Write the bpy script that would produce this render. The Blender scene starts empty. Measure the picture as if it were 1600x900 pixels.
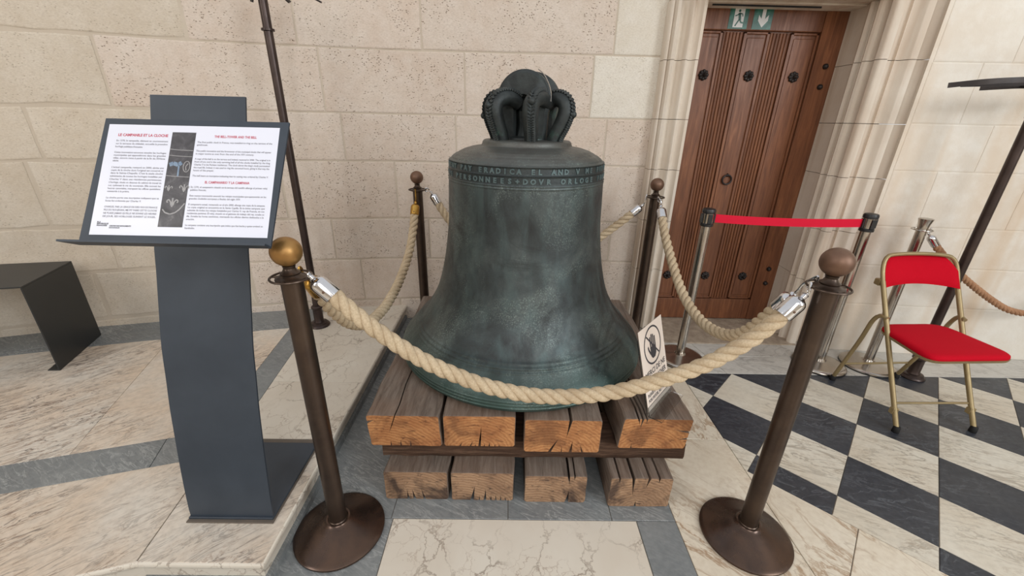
import bpy, math, random
from mathutils import Vector, Matrix
random.seed(7)
PI = math.pi
SC = bpy.context.scene
COL = SC.collection

# ------------------------------------------------------------------ camera
cam_d = bpy.data.cameras.new('camera'); cam = bpy.data.objects.new('camera', cam_d); COL.objects.link(cam)
cam_d.sensor_width = 36.0; cam_d.lens = 640.9 * 36.0 / 1600.0; cam_d.clip_start = 0.02
_p, _r, _w = math.radians(22.41), math.radians(-1.344), math.radians(0.776)
_f = Vector((math.sin(_w) * math.cos(_p), math.cos(_w) * math.cos(_p), -math.sin(_p)))
_r0 = Vector((math.cos(_w), -math.sin(_w), 0)); _d0 = _f.cross(_r0)
_rt = math.cos(_r) * _r0 + math.sin(_r) * _d0; _dn = -math.sin(_r) * _r0 + math.cos(_r) * _d0
cam.matrix_world = Matrix(((_rt.x, -_dn.x, -_f.x, 0), (_rt.y, -_dn.y, -_f.y, 0), (_rt.z, -_dn.z, -_f.z, 1.4), (0, 0, 0, 1)))
SC.camera = cam

# ------------------------------------------------------------------ world, light, exposure
world = bpy.data.worlds.new('daylight'); SC.world = world; world.use_nodes = True
bg = world.node_tree.nodes['Background']; bg.inputs[0].default_value = (0.965, 0.975, 1.0, 1); bg.inputs[1].default_value = 0.74
def area(name, loc, target, sx, sy, power, color):
    l = bpy.data.lights.new(name, 'AREA'); l.shape = 'RECTANGLE'; l.size = sx; l.size_y = sy; l.energy = power; l.color = color
    o = bpy.data.objects.new(name, l); COL.objects.link(o); o.location = loc
    o.rotation_euler = (Vector(target) - Vector(loc)).to_track_quat('-Z', 'Y').to_euler()
area('window_light_right', (5.2, -3.2, 3.4), (1.0, 1.8, 0.6), 2.4, 3.4, 260, (0.90, 0.96, 1.0))
area('window_light_front', (0.6, -4.8, 3.6), (0.6, 2.0, 0.6), 3.2, 3.0, 150, (1.0, 0.98, 0.96))
area('window_light_left', (-5.0, -2.6, 3.6), (-1.0, 2.0, 0.6), 1.8, 3.0, 90, (1.0, 0.97, 0.93))
SC.view_settings.view_transform = 'Standard'; SC.view_settings.look = 'None'
SC.view_settings.gamma = 1.0; SC.view_settings.use_curve_mapping = False
SC.view_settings.exposure = 0.0

# ------------------------------------------------------------------ material helper
def srgb(r, g, b):
    f = lambda c: (c / 255) / 12.92 if c / 255 <= 0.04045 else (((c / 255) + 0.055) / 1.055) ** 2.4
    return (f(r), f(g), f(b), 1.0)
class G:
    def __init__(s, name, rough=0.6, metal=0.0, spec=0.5):
        s.m = bpy.data.materials.new(name); s.m.use_nodes = True; s.nt = s.m.node_tree
        s.b = s.nt.nodes['Principled BSDF']
        s.b.inputs['Roughness'].default_value = rough; s.b.inputs['Metallic'].default_value = metal
        s.b.inputs['Specular IOR Level'].default_value = spec
        s.tc = s.nt.nodes.new('ShaderNodeTexCoord'); s.oi = s.nt.nodes.new('ShaderNodeObjectInfo')
        s.obj = s.tc.outputs['Object']; s.rnd = s.oi.outputs['Random']
    def _in(s, n, k, v):
        if isinstance(v, bpy.types.NodeSocket): s.nt.links.new(v, n.inputs[k])
        elif v is not None: n.inputs[k].default_value = v
    def map(s, vec=None, scale=(1, 1, 1), rot=(0, 0, 0), loc=(0, 0, 0)):
        n = s.nt.nodes.new('ShaderNodeMapping'); s._in(n, 'Vector', vec or s.obj)
        n.inputs['Scale'].default_value = scale; n.inputs['Rotation'].default_value = rot; s._in(n, 'Location', loc); return n.outputs[0]
    def shift(s, vec=None, k=17.0):   # moves the pattern by the object's own random number, so pieces differ
        n = s.nt.nodes.new('ShaderNodeVectorMath'); n.operation = 'ADD'; s._in(n, 0, vec or s.obj)
        m = s.nt.nodes.new('ShaderNodeCombineXYZ'); a = s.math('MULTIPLY', s.rnd, k)
        for i in range(3): s._in(m, i, a)
        s.nt.links.new(m.outputs[0], n.inputs[1]); return n.outputs[0]
    def noise(s, scale, detail=4, rough=0.55, dist=0.0, vec=None):
        n = s.nt.nodes.new('ShaderNodeTexNoise'); s._in(n, 'Vector', vec or s.obj); s._in(n, 'Scale', scale); s._in(n, 'Detail', detail)
        s._in(n, 'Roughness', rough); s._in(n, 'Distortion', dist); return n.outputs['Fac']
    def vor(s, scale, vec=None, feat='F1', out='Distance'):
        n = s.nt.nodes.new('ShaderNodeTexVoronoi'); n.feature = feat; s._in(n, 'Vector', vec or s.obj); s._in(n, 'Scale', scale); return n.outputs[out]
    def wave(s, scale, dist=3, detail=3, dscale=1, vec=None, typ='BANDS', axis='X'):
        n = s.nt.nodes.new('ShaderNodeTexWave'); n.wave_type = typ
        if typ == 'BANDS': n.bands_direction = axis
        else: n.rings_direction = axis
        s._in(n, 'Vector', vec or s.obj); s._in(n, 'Scale', scale); s._in(n, 'Distortion', dist); s._in(n, 'Detail', detail); s._in(n, 'Detail Scale', dscale); return n.outputs['Fac']
    def ramp(s, fac, stops, interp='LINEAR'):
        n = s.nt.nodes.new('ShaderNodeValToRGB'); n.color_ramp.interpolation = interp; s._in(n, 'Fac', fac); e = n.color_ramp.elements
        while len(e) < len(stops): e.new(0.5)
        for i, (p, c) in enumerate(stops):
            e[i].position = p; e[i].color = c if isinstance(c, tuple) else (c, c, c, 1)
        return n.outputs[0]
    def mix(s, fac, a, b, mode='MIX'):
        n = s.nt.nodes.new('ShaderNodeMixRGB'); n.blend_type = mode; s._in(n, 0, fac); s._in(n, 1, a); s._in(n, 2, b); return n.outputs[0]
    def math(s, op, a, b=None):
        n = s.nt.nodes.new('ShaderNodeMath'); n.operation = op; s._in(n, 0, a); s._in(n, 1, b); return n.outputs[0]
    def sep(s, vec=None):
        n = s.nt.nodes.new('ShaderNodeSeparateXYZ'); s._in(n, 0, vec or s.obj); return n.outputs
    def bump(s, h, strength=0.3, dist=0.01):
        n = s.nt.nodes.new('ShaderNodeBump'); s._in(n, 'Height', h); n.inputs['Strength'].default_value = strength; n.inputs['Distance'].default_value = dist
        s.nt.links.new(n.outputs[0], s.b.inputs['Normal'])
    def out(s, col=None, rough=None, metal=None):
        s._in(s.b, 'Base Color', col); s._in(s.b, 'Roughness', rough); s._in(s.b, 'Metallic', metal); return s.m

def stone_mat(name, base, warm, pale, pores):
    g = G(name, 0.85, 0, 0.25); v = g.shift()
    n1 = g.noise(2.2, 5, .6, .3, v); n2 = g.noise(14, 5, .65, 0, v)
    c = g.mix(g.ramp(n1, [(.35, 0.0), (.65, 1.0)]), base, warm)
    c = g.mix(g.math('MULTIPLY', g.ramp(n2, [(.4, 0.0), (.75, 1.0)]), .45), c, pale)
    c = g.mix(0.55, c, g.ramp(g.rnd, [(0, (.90, .90, .90, 1)), (.5, (.96, .95, .94, 1)), (1, (1.0, 1.0, 1.0, 1))]), 'MULTIPLY')
    fine = g.noise(90, 3, .6, 0, g.map(v, (1, 1, 2.2)))
    c = g.mix(g.ramp(fine, [(.3, .25), (.6, 0.0)]), c, srgb(150, 132, 112))
    d = g.vor(62, g.map(v, (1, 1, 1.8), (0, .5, 0)))
    mask = g.math('MULTIPLY', g.ramp(g.noise(3.5, 3, .6, .5, v), [(.34, 0.0), (.55, 1.0)]), g.ramp(g.noise(30, 2, .5, 0, v), [(.44, 0.0), (.54, 1.0)]))
    pit = g.math('MULTIPLY', g.ramp(d, [(.18, 1.0), (.30, 0.0)]), mask)
    pit = g.math('MULTIPLY', pit, pores)
    c = g.mix(pit, c, srgb(122, 104, 86))
    g.bump(g.math('SUBTRACT', g.math('ADD', g.math('MULTIPLY', n2, .5), g.math('MULTIPLY', fine, .35)), g.math('MULTIPLY', pit, 1.2)), .55, .004)
    return g.out(c)
M = {}
M['stone_left'] = stone_mat('limestone_warm', srgb(210, 199, 183), srgb(202, 189, 171), srgb(222, 214, 202), .38)
M['stone_mid'] = stone_mat('limestone_pinkish', srgb(212, 199, 186), srgb(206, 189, 174), srgb(224, 215, 206), .95)
M['stone_new'] = stone_mat('limestone_new_block', srgb(222, 216, 204), srgb(214, 206, 192), srgb(230, 226, 218), .35)
def right_stone():
    g = G('limestone_rendered', 0.8, 0, .25)
    n1 = g.noise(1.6, 5, .6, .4); n2 = g.noise(11, 5, .6)
    c = g.mix(g.ramp(n1, [(.35, 0.0), (.6, 1.0)]), srgb(227, 221, 210), srgb(219, 209, 195))
    c = g.mix(g.math('MULTIPLY', g.ramp(n2, [(.45, 0.0), (.7, 1.0)]), .5), c, srgb(236, 233, 226))
    st = g.noise(1.0, 3, .6, .3, g.map(None, (3.2, 3.2, .35)))
    c = g.mix(g.ramp(st, [(.52, 0.0), (.68, .7)]), c, srgb(208, 184, 156))
    rn = g.noise(40, 4, .6)
    g.bump(g.math('ADD', n2, g.math('MULTIPLY', rn, .5)), .45, .006)
    return g.out(c)
M['stone_right'] = right_stone()
def jamb_mat(name, a, b, stain):
    g = G(name, .8, 0, .25)
    n1 = g.noise(3, 5, .6, .3); st = g.noise(1, 3, .6, .2, g.map(None, (9, 9, .6)))
    c = g.mix(g.ramp(n1, [(.3, 0.0), (.7, 1.0)]), a, b); c = g.mix(g.ramp(st, [(.45, 0.0), (.7, .65)]), c, stain)
    g.bump(g.noise(35, 5, .65), .35, .004); return g.out(c)
M['jamb'] = jamb_mat('moulded_limestone', srgb(222, 213, 200), srgb(211, 198, 182), srgb(184, 158, 134))
M['jamb_in'] = jamb_mat('reveal_limestone', srgb(200, 188, 174), srgb(190, 176, 162), srgb(166, 146, 126))
def mortar():
    g = G('mortar', .95, 0, .2); c = g.mix(g.noise(12, 4), srgb(186, 173, 156), srgb(202, 190, 174)); g.bump(g.noise(60, 4), .4, .003); return g.out(c)
M['mortar'] = mortar()
def marble(name, base, base2, vein, vein2, dens=1.0, rot=0.6, rough=.38, streak=1.0):
    g = G(name, rough, 0, .45); v = g.shift(g.map(None, (1, 1, 1), (0, 0, rot)), 9)
    n0 = g.noise(2.5, 4, .6, .2, v)
    c = g.mix(g.ramp(n0, [(.35, 0.0), (.65, 1.0)]), base, base2)
    vs = g.map(v, (1.0, 2.6 * streak, 1))
    n1 = g.noise(3.2 * dens, 6, .62, 1.3, vs)
    l1 = g.ramp(g.math('ABSOLUTE', g.math('SUBTRACT', n1, .5)), [(.0, 1.0), (.030, 0.0)])
    n2 = g.noise(7.5 * dens, 5, .6, .9, vs)
    l2 = g.ramp(g.math('ABSOLUTE', g.math('SUBTRACT', n2, .47)), [(.0, .85), (.028, 0.0)])
    msk = g.ramp(g.noise(2.2, 3, .5, 0, v), [(.38, .15), (.62, 1.0)])
    c = g.mix(g.math('MULTIPLY', l1, g.math('MULTIPLY', msk, .95)), c, vein); c = g.mix(g.math('MULTIPLY', l2, g.math('MULTIPLY', msk, .8)), c, vein2)
    c = g.mix(g.math('MULTIPLY', g.ramp(g.noise(45, 3), [(.4, 0.0), (.7, 1.0)]), .18), c, vein)
    c = g.mix(.35, c, g.ramp(g.rnd, [(0, (.88, .88, .88, 1)), (1, (1, 1, 1, 1))]), 'MULTIPLY')
    g.bump(g.noise(16, 4), .12, .003)
    return g.out(c, g.ramp(g.noise(6, 4, .6), [(.3, rough - .08), (.7, rough + .15)]))
def crackled():
    g = G('veined_cream_marble', .36, 0, .45); v = g.shift(None, 9)
    n0 = g.noise(2.6, 5, .6, .3, v); c = g.mix(g.ramp(n0, [(.35, 0.0), (.65, 1.0)]), srgb(216, 209, 196), srgb(207, 197, 182))
    w = g.nt.nodes.new('ShaderNodeTexNoise'); w.inputs['Scale'].default_value = 7; w.inputs['Detail'].default_value = 5; w.inputs['Roughness'].default_value = .65; g.nt.links.new(v, w.inputs['Vector'])
    m = g.nt.nodes.new('ShaderNodeVectorMath'); m.operation = 'MULTIPLY_ADD'; g.nt.links.new(w.outputs['Color'], m.inputs[0]); m.inputs[1].default_value = (.16, .16, .16); g.nt.links.new(v, m.inputs[2])
    e1 = g.vor(7.5, g.map(m.outputs[0], (1, .62, 1), (0, 0, .5)), 'DISTANCE_TO_EDGE'); e2 = g.vor(17, g.map(m.outputs[0], (1, .8, 1), (0, 0, 1.1)), 'DISTANCE_TO_EDGE')
    msk = g.ramp(g.noise(5, 3, .5, 0, v), [(.40, .1), (.60, 1.0)]); msk2 = g.ramp(g.noise(4, 3, .5, 0, g.map(v, (1, 1, 1), (0, 0, 0), (5, 5, 0))), [(.48, 0.0), (.62, 1.0)])
    c = g.mix(g.math('MULTIPLY', g.ramp(e1, [(.0, .9), (.028, 0.0)]), msk), c, srgb(140, 126, 112)); c = g.mix(g.math('MULTIPLY', g.ramp(e2, [(.0, .7), (.03, 0.0)]), msk2), c, srgb(158, 138, 122))
    c = g.mix(.3, c, g.ramp(g.rnd, [(0, (.9, .9, .9, 1)), (1, (1, 1, 1, 1))]), 'MULTIPLY')
    return g.out(c, g.ramp(g.noise(6, 4, .6), [(.3, .3), (.7, .5)]))
M['marble_cream'] = crackled()
M['marble_plat'] = marble('veined_platform_marble', srgb(216, 208, 196), srgb(214, 195, 174), srgb(104, 94, 88), srgb(150, 118, 94), 1.2, -.75, .36, 1.5)
M['marble_plain'] = marble('plain_cream_marble', srgb(222, 212, 194), srgb(214, 202, 182), srgb(160, 130, 100), srgb(176, 160, 140), .6, .9, .34)
M['tile_white'] = marble('white_tile_marble', srgb(216, 210, 196), srgb(206, 196, 178), srgb(150, 140, 126), srgb(176, 160, 140), .8, .4, .32, 1.6)
M['marble_strip'] = marble('pale_grey_marble', srgb(202, 199, 192), srgb(194, 190, 182), srgb(150, 146, 140), srgb(170, 164, 156), .8, .2, .34)
M['marble_grey'] = marble('grey_veined_marble', srgb(128, 131, 131), srgb(108, 112, 114), srgb(164, 166, 164), srgb(90, 94, 98), 1.4, .5, .36, 2.0)
M['tile_black'] = marble('black_slate_tile', srgb(42, 45, 52), srgb(54, 57, 64), srgb(92, 96, 102), srgb(32, 35, 41), 1.6, .2, .34)
M['joint'] = (lambda g: g.out(srgb(120, 112, 102)))(G('floor_joint', .9))
M['threshold'] = (lambda g: (g.bump(g.noise(30, 6, .7), .7, .01), g.out(g.mix(g.ramp(g.noise(14, 6, .65), [(.35, 0.0), (.65, 1.0)]), srgb(176, 160, 140), srgb(140, 124, 108))))[1])(G('worn_threshold_stone', .85))
def wood_door():
    g = G('oiled_oak', .42, 0, .4); v = g.shift(None, 3)
    gr = g.noise(9, 6, .65, .6, g.map(v, (6, 6, .45))); bl = g.noise(2.4, 4, .6, .3, g.map(v, (2, 2, .7)))
    c = g.ramp(gr, [(.28, srgb(88, 54, 36)), (.5, srgb(124, 78, 52)), (.72, srgb(150, 100, 68))])
    c = g.mix(g.ramp(bl, [(.35, .55), (.7, 0.0)]), c, srgb(92, 58, 42))
    g.bump(gr, .25, .002); return g.out(c, g.ramp(gr, [(.3, .5), (.7, .36)]))
M['door'] = wood_door()
def beam_side():
    g = G('weathered_beam_face', .85, 0, .2); v = g.shift(None, 5)
    gr = g.noise(12, 6, .7, .5, g.map(v, (5, .5, 5))); bl = g.noise(5, 4, .6, .2, v)
    c = g.ramp(gr, [(.25, srgb(78, 66, 58)), (.5, srgb(116, 103, 93)), (.75, srgb(142, 129, 118))]); c = g.mix(g.ramp(bl, [(.4, 0.0), (.7, .4)]), c, srgb(128, 98, 78))
    g.bump(gr, .8, .006); return g.out(c)
M['beam_side'] = beam_side()
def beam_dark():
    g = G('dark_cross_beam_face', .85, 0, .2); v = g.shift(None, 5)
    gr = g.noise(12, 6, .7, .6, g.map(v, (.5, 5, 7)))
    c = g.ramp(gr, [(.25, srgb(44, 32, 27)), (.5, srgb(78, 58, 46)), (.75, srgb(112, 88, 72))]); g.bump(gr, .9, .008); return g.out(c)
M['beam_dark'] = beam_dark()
def end_grain(name, a, b, c3, dark, stain):
    g = G(name, .7, 0, .3); v = g.shift(None, 1.3)
    rg = g.wave(21, 4.5, 4, 2.2, g.map(g.shift(None, .11), (1, .02, 1.2)), 'RINGS', 'Y'); n = g.noise(9, 5, .65, .6, v)
    rg = g.ramp(rg, [(.15, 0.0), (1.0, .75)]); c = g.mix(rg, a, b); c = g.mix(g.ramp(n, [(.42, 0.0), (.7, .8)]), c, c3)
    sp = g.noise(22, 6, .72, 1.6, g.map(v, (1, .1, 2.8), (0, .5, 0)))
    c = g.mix(g.ramp(sp, [(.54, 0.0), (.66, .85)]), c, dark)
    bl = g.noise(7, 4, .6, .4, v); c = g.mix(g.math('MULTIPLY', g.ramp(bl, [(.5, 0.0), (.62, 1.0)]), stain), c, dark)
    g.bump(g.math('ADD', g.math('MULTIPLY', rg, .5), sp), .5, .004); return g.out(c)
M['end_top'] = end_grain('orange_end_grain', srgb(186, 134, 88), srgb(162, 108, 66), srgb(146, 92, 56), srgb(84, 50, 34), .55)
M['end_low'] = end_grain('tan_end_grain', srgb(168, 136, 108), srgb(144, 112, 84), srgb(128, 98, 76), srgb(60, 48, 44), .85)
def bell_mat():
    g = G('patinated_bronze', .42, .45, .5); x, y, z = g.sep()
    n1 = g.noise(4.2, 6, .64, .5); n2 = g.noise(18, 6, .72, .3); sp = g.noise(190, 3, .75); spm = g.noise(4.5, 5, .65, .6)
    st = g.noise(6, 5, .6, .4, g.map(None, (2.0, 2.0, .45)))
    c = g.ramp(n1, [(.3, srgb(44, 46, 47)), (.5, srgb(64, 71, 72)), (.72, srgb(94, 102, 101))])
    c = g.mix(g.ramp(st, [(.46, 0.0), (.72, .5)]), c, srgb(92, 112, 112))
    low = g.ramp(g.math('ADD', z, g.math('MULTIPLY', n2, .12)), [(.06, 1.0), (.24, 0.0)])
    c = g.mix(g.math('MULTIPLY', low, .5), c, srgb(62, 98, 88))
    top = g.ramp(z, [(.84, 0.0), (.90, 1.0)]); c = g.mix(g.math('MULTIPLY', top, .6), c, srgb(98, 94, 88))
    spk = g.math('MULTIPLY', g.ramp(sp, [(.52, 0.0), (.64, 1.0)]), g.ramp(spm, [(.46, 0.0), (.62, .75)]))
    c = g.mix(spk, c, srgb(128, 142, 136))
    band = g.ramp(z, [(.800, 0.0), (.803, .75), (.865, .75), (.868, 0.0)])
    dk = g.ramp(g.noise(3.0, 6, .68, 1.0), [(.54, 0.0), (.68, .8)]); c = g.mix(dk, c, srgb(38, 40, 41)); c = g.mix(band, c, srgb(36, 42, 44))
    g.bump(g.math('ADD', g.math('MULTIPLY', n2, .7), g.math('MULTIPLY', sp, .35)), .35, .004)
    return g.out(c, g.ramp(n2, [(.3, .34), (.7, .55)]))
M['bell'] = bell_mat()
def patina(name, a, b, hi, metal=.4):
    g = G(name, .5, metal, .5); n = g.noise(12, 6, .7, .4)
    c = g.ramp(n, [(.3, a), (.6, b), (.78, hi)]); g.bump(g.noise(40, 5, .7), .5, .004); return g.out(c)
M['crown'] = patina('dark_crown_bronze', srgb(34, 36, 37), srgb(56, 62, 62), srgb(78, 112, 100))
M['letters'] = patina('greenish_relief_bronze', srgb(72, 86, 88), srgb(96, 114, 116), srgb(118, 142, 140))
def metal(name, a, b, rough, scale=8, metalv=1.0, lo=.08):
    g = G(name, rough, metalv); n = g.noise(scale, 5, .6, .3); c = g.mix(g.ramp(n, [(.35, 0.0), (.65, 1.0)]), a, b)
    g.bump(g.noise(50, 3), .05, .002); return g.out(c, g.ramp(g.noise(14, 5, .6), [(.3, rough - lo), (.7, rough + lo)]))
M['bronze'] = metal('brown_bronze', srgb(84, 70, 60), srgb(68, 56, 49), .36, 8, .75)
M['bronze_base'] = metal('worn_brown_bronze', srgb(74, 62, 57), srgb(98, 78, 66), .29, 6, .8)
M['ball_brown'] = metal('dull_brown_ball', srgb(126, 98, 80), srgb(106, 80, 66), .45, 14, .6)
M['ball_gold'] = metal('aged_gold_ball', srgb(178, 138, 84), srgb(156, 116, 68), .42, 14, .75)
M['brass'] = metal('brass', srgb(200, 160, 84), srgb(168, 126, 60), .28, 20)
M['chrome'] = metal('chrome', srgb(222, 222, 224), srgb(205, 205, 208), .12, 10, 1.0, .04)
M['steel'] = metal('brushed_steel', srgb(196, 190, 182), srgb(176, 168, 160), .22, 5, 1.0, .05)
M['black_plastic'] = (lambda g: g.out(srgb(28, 28, 30)))(G('black_plastic', .4))
M['black_dark'] = (lambda g: g.out(srgb(12, 12, 13)))(G('black_rubber', .7))
M['iron'] = metal('dark_iron', srgb(58, 52, 50), srgb(44, 40, 40), .45, 12, .6)
M['pole'] = metal('dark_bronze_pole', srgb(78, 66, 62), srgb(62, 52, 50), .36, 8, .7)
M['slate_steel'] = (lambda g: (g.bump(g.noise(60, 3), .06, .002), g.out(g.mix(g.ramp(g.noise(5, 5, .6, .3), [(.35, 0.0), (.7, 1.0)]), srgb(48, 56, 66), srgb(58, 66, 76)), .5))[1])(G('blue_grey_painted_steel', .5, .1))
M['plate_edge'] = (lambda g: g.out(g.mix(g.noise(20, 4), srgb(112, 100, 88), srgb(84, 78, 72))))(G('dusty_plate_edge', .8))
M['bench'] = (lambda g: g.out(g.mix(g.noise(12, 4), srgb(32, 34, 36), srgb(42, 44, 45)), .42))(G('black_powder_coat', .42))
M['fabric'] = (lambda g: (g.bump(g.noise(220, 3), .35, .002), g.out(g.mix(g.noise(6, 3), srgb(182, 0, 26), srgb(192, 2, 32)), .85))[1])(G('red_fabric', .85, 0, .15))
M['belt'] = (lambda g: (g.bump(g.noise(160, 3), .3, .001), g.out(g.mix(g.noise(9, 3), srgb(204, 4, 44), srgb(214, 10, 52)), .7))[1])(G('red_webbing', .7, 0, .3))
M['chair_metal'] = metal('gold_beige_tube', srgb(160, 142, 104), srgb(146, 128, 92), .4, 10, .45)
def rope_mat(name, a, b, c3):
    g = G(name, .9, 0, .15); n = g.noise(160, 4, .7); n2 = g.noise(12, 4, .6)
    c = g.mix(g.ramp(n, [(.35, 0.0), (.65, 1.0)]), a, b); c = g.mix(g.ramp(n2, [(.45, 0.0), (.7, .5)]), c, c3)
    g.bump(n, .5, .002); return g.out(c)
M['rope'] = rope_mat('natural_hemp_rope', srgb(180, 160, 132), srgb(202, 184, 156), srgb(164, 142, 114))
M['rope_brown'] = rope_mat('brown_hemp_rope', srgb(160, 118, 88), srgb(178, 140, 110), srgb(140, 100, 74))
M['paper'] = (lambda g: g.out(srgb(222, 224, 236), .28))(G('laminated_sheet', .3))
M['card'] = (lambda g: g.out(srgb(234, 220, 208), .6))(G('cream_card', .6))
M['ink'] = (lambda g: g.out(srgb(112, 110, 120), .6))(G('grey_print_ink', .6))
M['ink_dark'] = (lambda g: g.out(srgb(60, 58, 64), .6))(G('dark_print_ink', .6))
M['ink_red'] = (lambda g: g.out(srgb(190, 88, 106), .6))(G('red_print_ink', .6))
M['green_sign'] = (lambda g: g.out(g.mix(g.ramp(g.noise(22, 3), [(.45, 0.0), (.6, 1.0)]), srgb(14, 82, 66), srgb(46, 112, 96)), .35))(G('green_sticker', .35))
M['white_sign'] = (lambda g: g.out(srgb(214, 214, 214), .4))(G('white_sticker_print', .4))
M['photo_print'] = (lambda g: g.out(g.ramp(g.noise(26, 6, .7, .6), [(.3, srgb(44, 42, 46)), (.55, srgb(74, 72, 76)), (.75, srgb(118, 116, 118))]), .35))(G('dark_photo_print', .35))
M['photo_pale'] = (lambda g: g.out(g.mix(g.noise(80, 3), srgb(120, 118, 120), srgb(176, 174, 174)), .4))(G('pale_photo_print', .4))
M['photo_blue'] = (lambda g: g.out(g.mix(g.noise(90, 3), srgb(70, 92, 120), srgb(150, 170, 190)), .4))(G('bluish_photo_print', .4))
def acrylic():
    g = G('clear_acrylic', .05); g.b.inputs['Transmission Weight'].default_value = 1.0; g.b.inputs['IOR'].default_value = 1.45; return g.out((.95, .97, .97, 1))
M['acrylic'] = acrylic()

# ------------------------------------------------------------------ mesh helpers
class MB:
    def __init__(s): s.v = []; s.f = []; s.mi = []; s.sm = []
    def add(s, vs, fs, mi=0, smooth=False):
        o = len(s.v); s.v += [tuple(v) for v in vs]
        for i, f in enumerate(fs):
            s.f.append(tuple(k + o for k in f)); s.mi.append(mi if not isinstance(mi, list) else mi[i]); s.sm.append(smooth)
        return s
    def box(s, c, d, rz=0, mi=0, bev=0.0):
        x, y, z = [k / 2 for k in d]; b = min(bev, x * .9, y * .9, z * .9)
        if b <= 0:
            vs = [(a, e, g) for g in (-z, z) for a, e in ((-x, -y), (x, -y), (x, y), (-x, y))]
            fs = [(3, 2, 1, 0), (4, 5, 6, 7), (0, 1, 5, 4), (1, 2, 6, 5), (2, 3, 7, 6), (3, 0, 4, 7)]
        else:
            return s.prism([(c[0] + a * math.cos(rz) - e * math.sin(rz), c[1] + a * math.sin(rz) + e * math.cos(rz)) for a, e in ((-x, -y), (x, -y), (x, y), (-x, y))], c[2] - z, c[2] + z, b, mi)
        cr, sr = math.cos(rz), math.sin(rz)
        return s.add([(c[0] + a * cr - e * sr, c[1] + a * sr + e * cr, c[2] + g) for a, e, g in vs], fs, mi)
    def prism(s, poly, z0, z1, bev=0.0, mi=0, both=True):
        if area2(poly) < 0: poly = poly[::-1]
        n = len(poly); rings = []
        if bev > 0:
            ins = inset(poly, bev)
            if ins is None or len(ins) != n: bev = 0
        if bev > 0: rings = ([(ins, z0)] if both else []) + [(poly, z0 + (bev if both else 0)), (poly, z1 - bev), (ins, z1)]
        else: rings = [(poly, z0), (poly, z1)]
        vs = [(x, y, z) for p, z in rings for x, y in p]; fs = [tuple(range(n))[::-1]]
        for k in range(len(rings) - 1):
            for i in range(n):
                j = (i + 1) % n; fs.append((k * n + i, k * n + j, (k + 1) * n + j, (k + 1) * n + i))
        fs.append(tuple((len(rings) - 1) * n + i for i in range(n))); return s.add(vs, fs, mi)
    def lathe(s, prof, seg=32, c=(0, 0, 0), mi=0, mat4=None, smooth=True, cap=True):
        vs = []; fs = []; n = len(prof)
        for r, z in prof:
            for k in range(seg):
                a = 2 * PI * k / seg; vs.append((r * math.cos(a), r * math.sin(a), z))
        for i in range(n - 1):
            for k in range(seg):
                j = (k + 1) % seg; fs.append((i * seg + k, i * seg + j, (i + 1) * seg + j, (i + 1) * seg + k))
        if cap: fs.append(tuple(range(seg))[::-1]); fs.append(tuple((n - 1) * seg + k for k in range(seg)))
        if mat4 is not None: vs = [tuple(mat4 @ Vector(v)) for v in vs]
        return s.add([(v[0] + c[0], v[1] + c[1], v[2] + c[2]) for v in vs], fs, mi, smooth)
    def tube(s, pts, r, seg=12, mi=0, closed=False, up=None, prof=None, cap=True, radii=None):
        pts = [Vector(p) for p in pts]; n = len(pts); T = []
        for i in range(n):
            a = pts[i - 1] if (i > 0 or closed) else pts[i]; b = pts[(i + 1) % n] if (i < n - 1 or closed) else pts[i]
            T.append((b - a).normalized())
        N = Vector(up) if up else (Vector((0, 0, 1)) if abs(T[0].z) < .9 else Vector((1, 0, 0)))
        N = (N - T[0] * N.dot(T[0])).normalized(); vs = []; fs = []
        pf = prof or [(math.cos(2 * PI * k / seg), math.sin(2 * PI * k / seg)) for k in range(seg)]; seg = len(pf)
        for i in range(n):
            N = (N - T[i] * N.dot(T[i])).normalized(); B = T[i].cross(N); q = radii[i] if radii else r
            for a, b in pf: vs.append(pts[i] + N * (a * q) + B * (b * q))
        for i in range(n if closed else n - 1):
            for k in range(seg):
                j = (k + 1) % seg; i2 = (i + 1) % n; fs.append((i * seg + k, i * seg + j, i2 * seg + j, i2 * seg + k))
        if cap and not closed: fs.append(tuple(range(seg))[::-1]); fs.append(tuple((n - 1) * seg + k for k in range(seg)))
        return s.add(vs, fs, mi, True)
    def sphere(s, c, r, seg=32, rings=18, sz=1.0, mi=0):
        return s.lathe([(r * math.sin(PI * i / rings) + 1e-5, -r * sz * math.cos(PI * i / rings)) for i in range(rings + 1)], seg, c, mi)
    def torus(s, c, R, r, seg=40, sub=10, mat4=None, mi=0):
        vs = []; fs = []
        for i in range(seg):
            a = 2 * PI * i / seg
            for k in range(sub):
                b = 2 * PI * k / sub; v = Vector(((R + r * math.cos(b)) * math.cos(a), (R + r * math.cos(b)) * math.sin(a), r * math.sin(b)))
                if mat4 is not None: v = mat4 @ v
                vs.append((v.x + c[0], v.y + c[1], v.z + c[2]))
        for i in range(seg):
            for k in range(sub):
                fs.append((i * sub + k, ((i + 1) % seg) * sub + k, ((i + 1) % seg) * sub + (k + 1) % sub, i * sub + (k + 1) % sub))
        return s.add(vs, fs, mi, True)
    def build(s, name, mats, parent=None, world=False, autos=True, label=None):
        me = bpy.data.meshes.new(name)
        off = Vector((0, 0, 0))
        if world and parent is not None:
            p = parent
            while p is not None: off += p.location; p = p.parent
        me.from_pydata([tuple(Vector(v) - off) for v in s.v] if world else s.v, [], s.f)
        for m in (mats if isinstance(mats, list) else [mats]): me.materials.append(m)
        me.polygons.foreach_set('material_index', s.mi); me.polygons.foreach_set('use_smooth', s.sm); me.update()
        if autos and any(s.sm): me.set_sharp_from_angle(angle=math.radians(40))
        o = bpy.data.objects.new(name, me); COL.objects.link(o)
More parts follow.
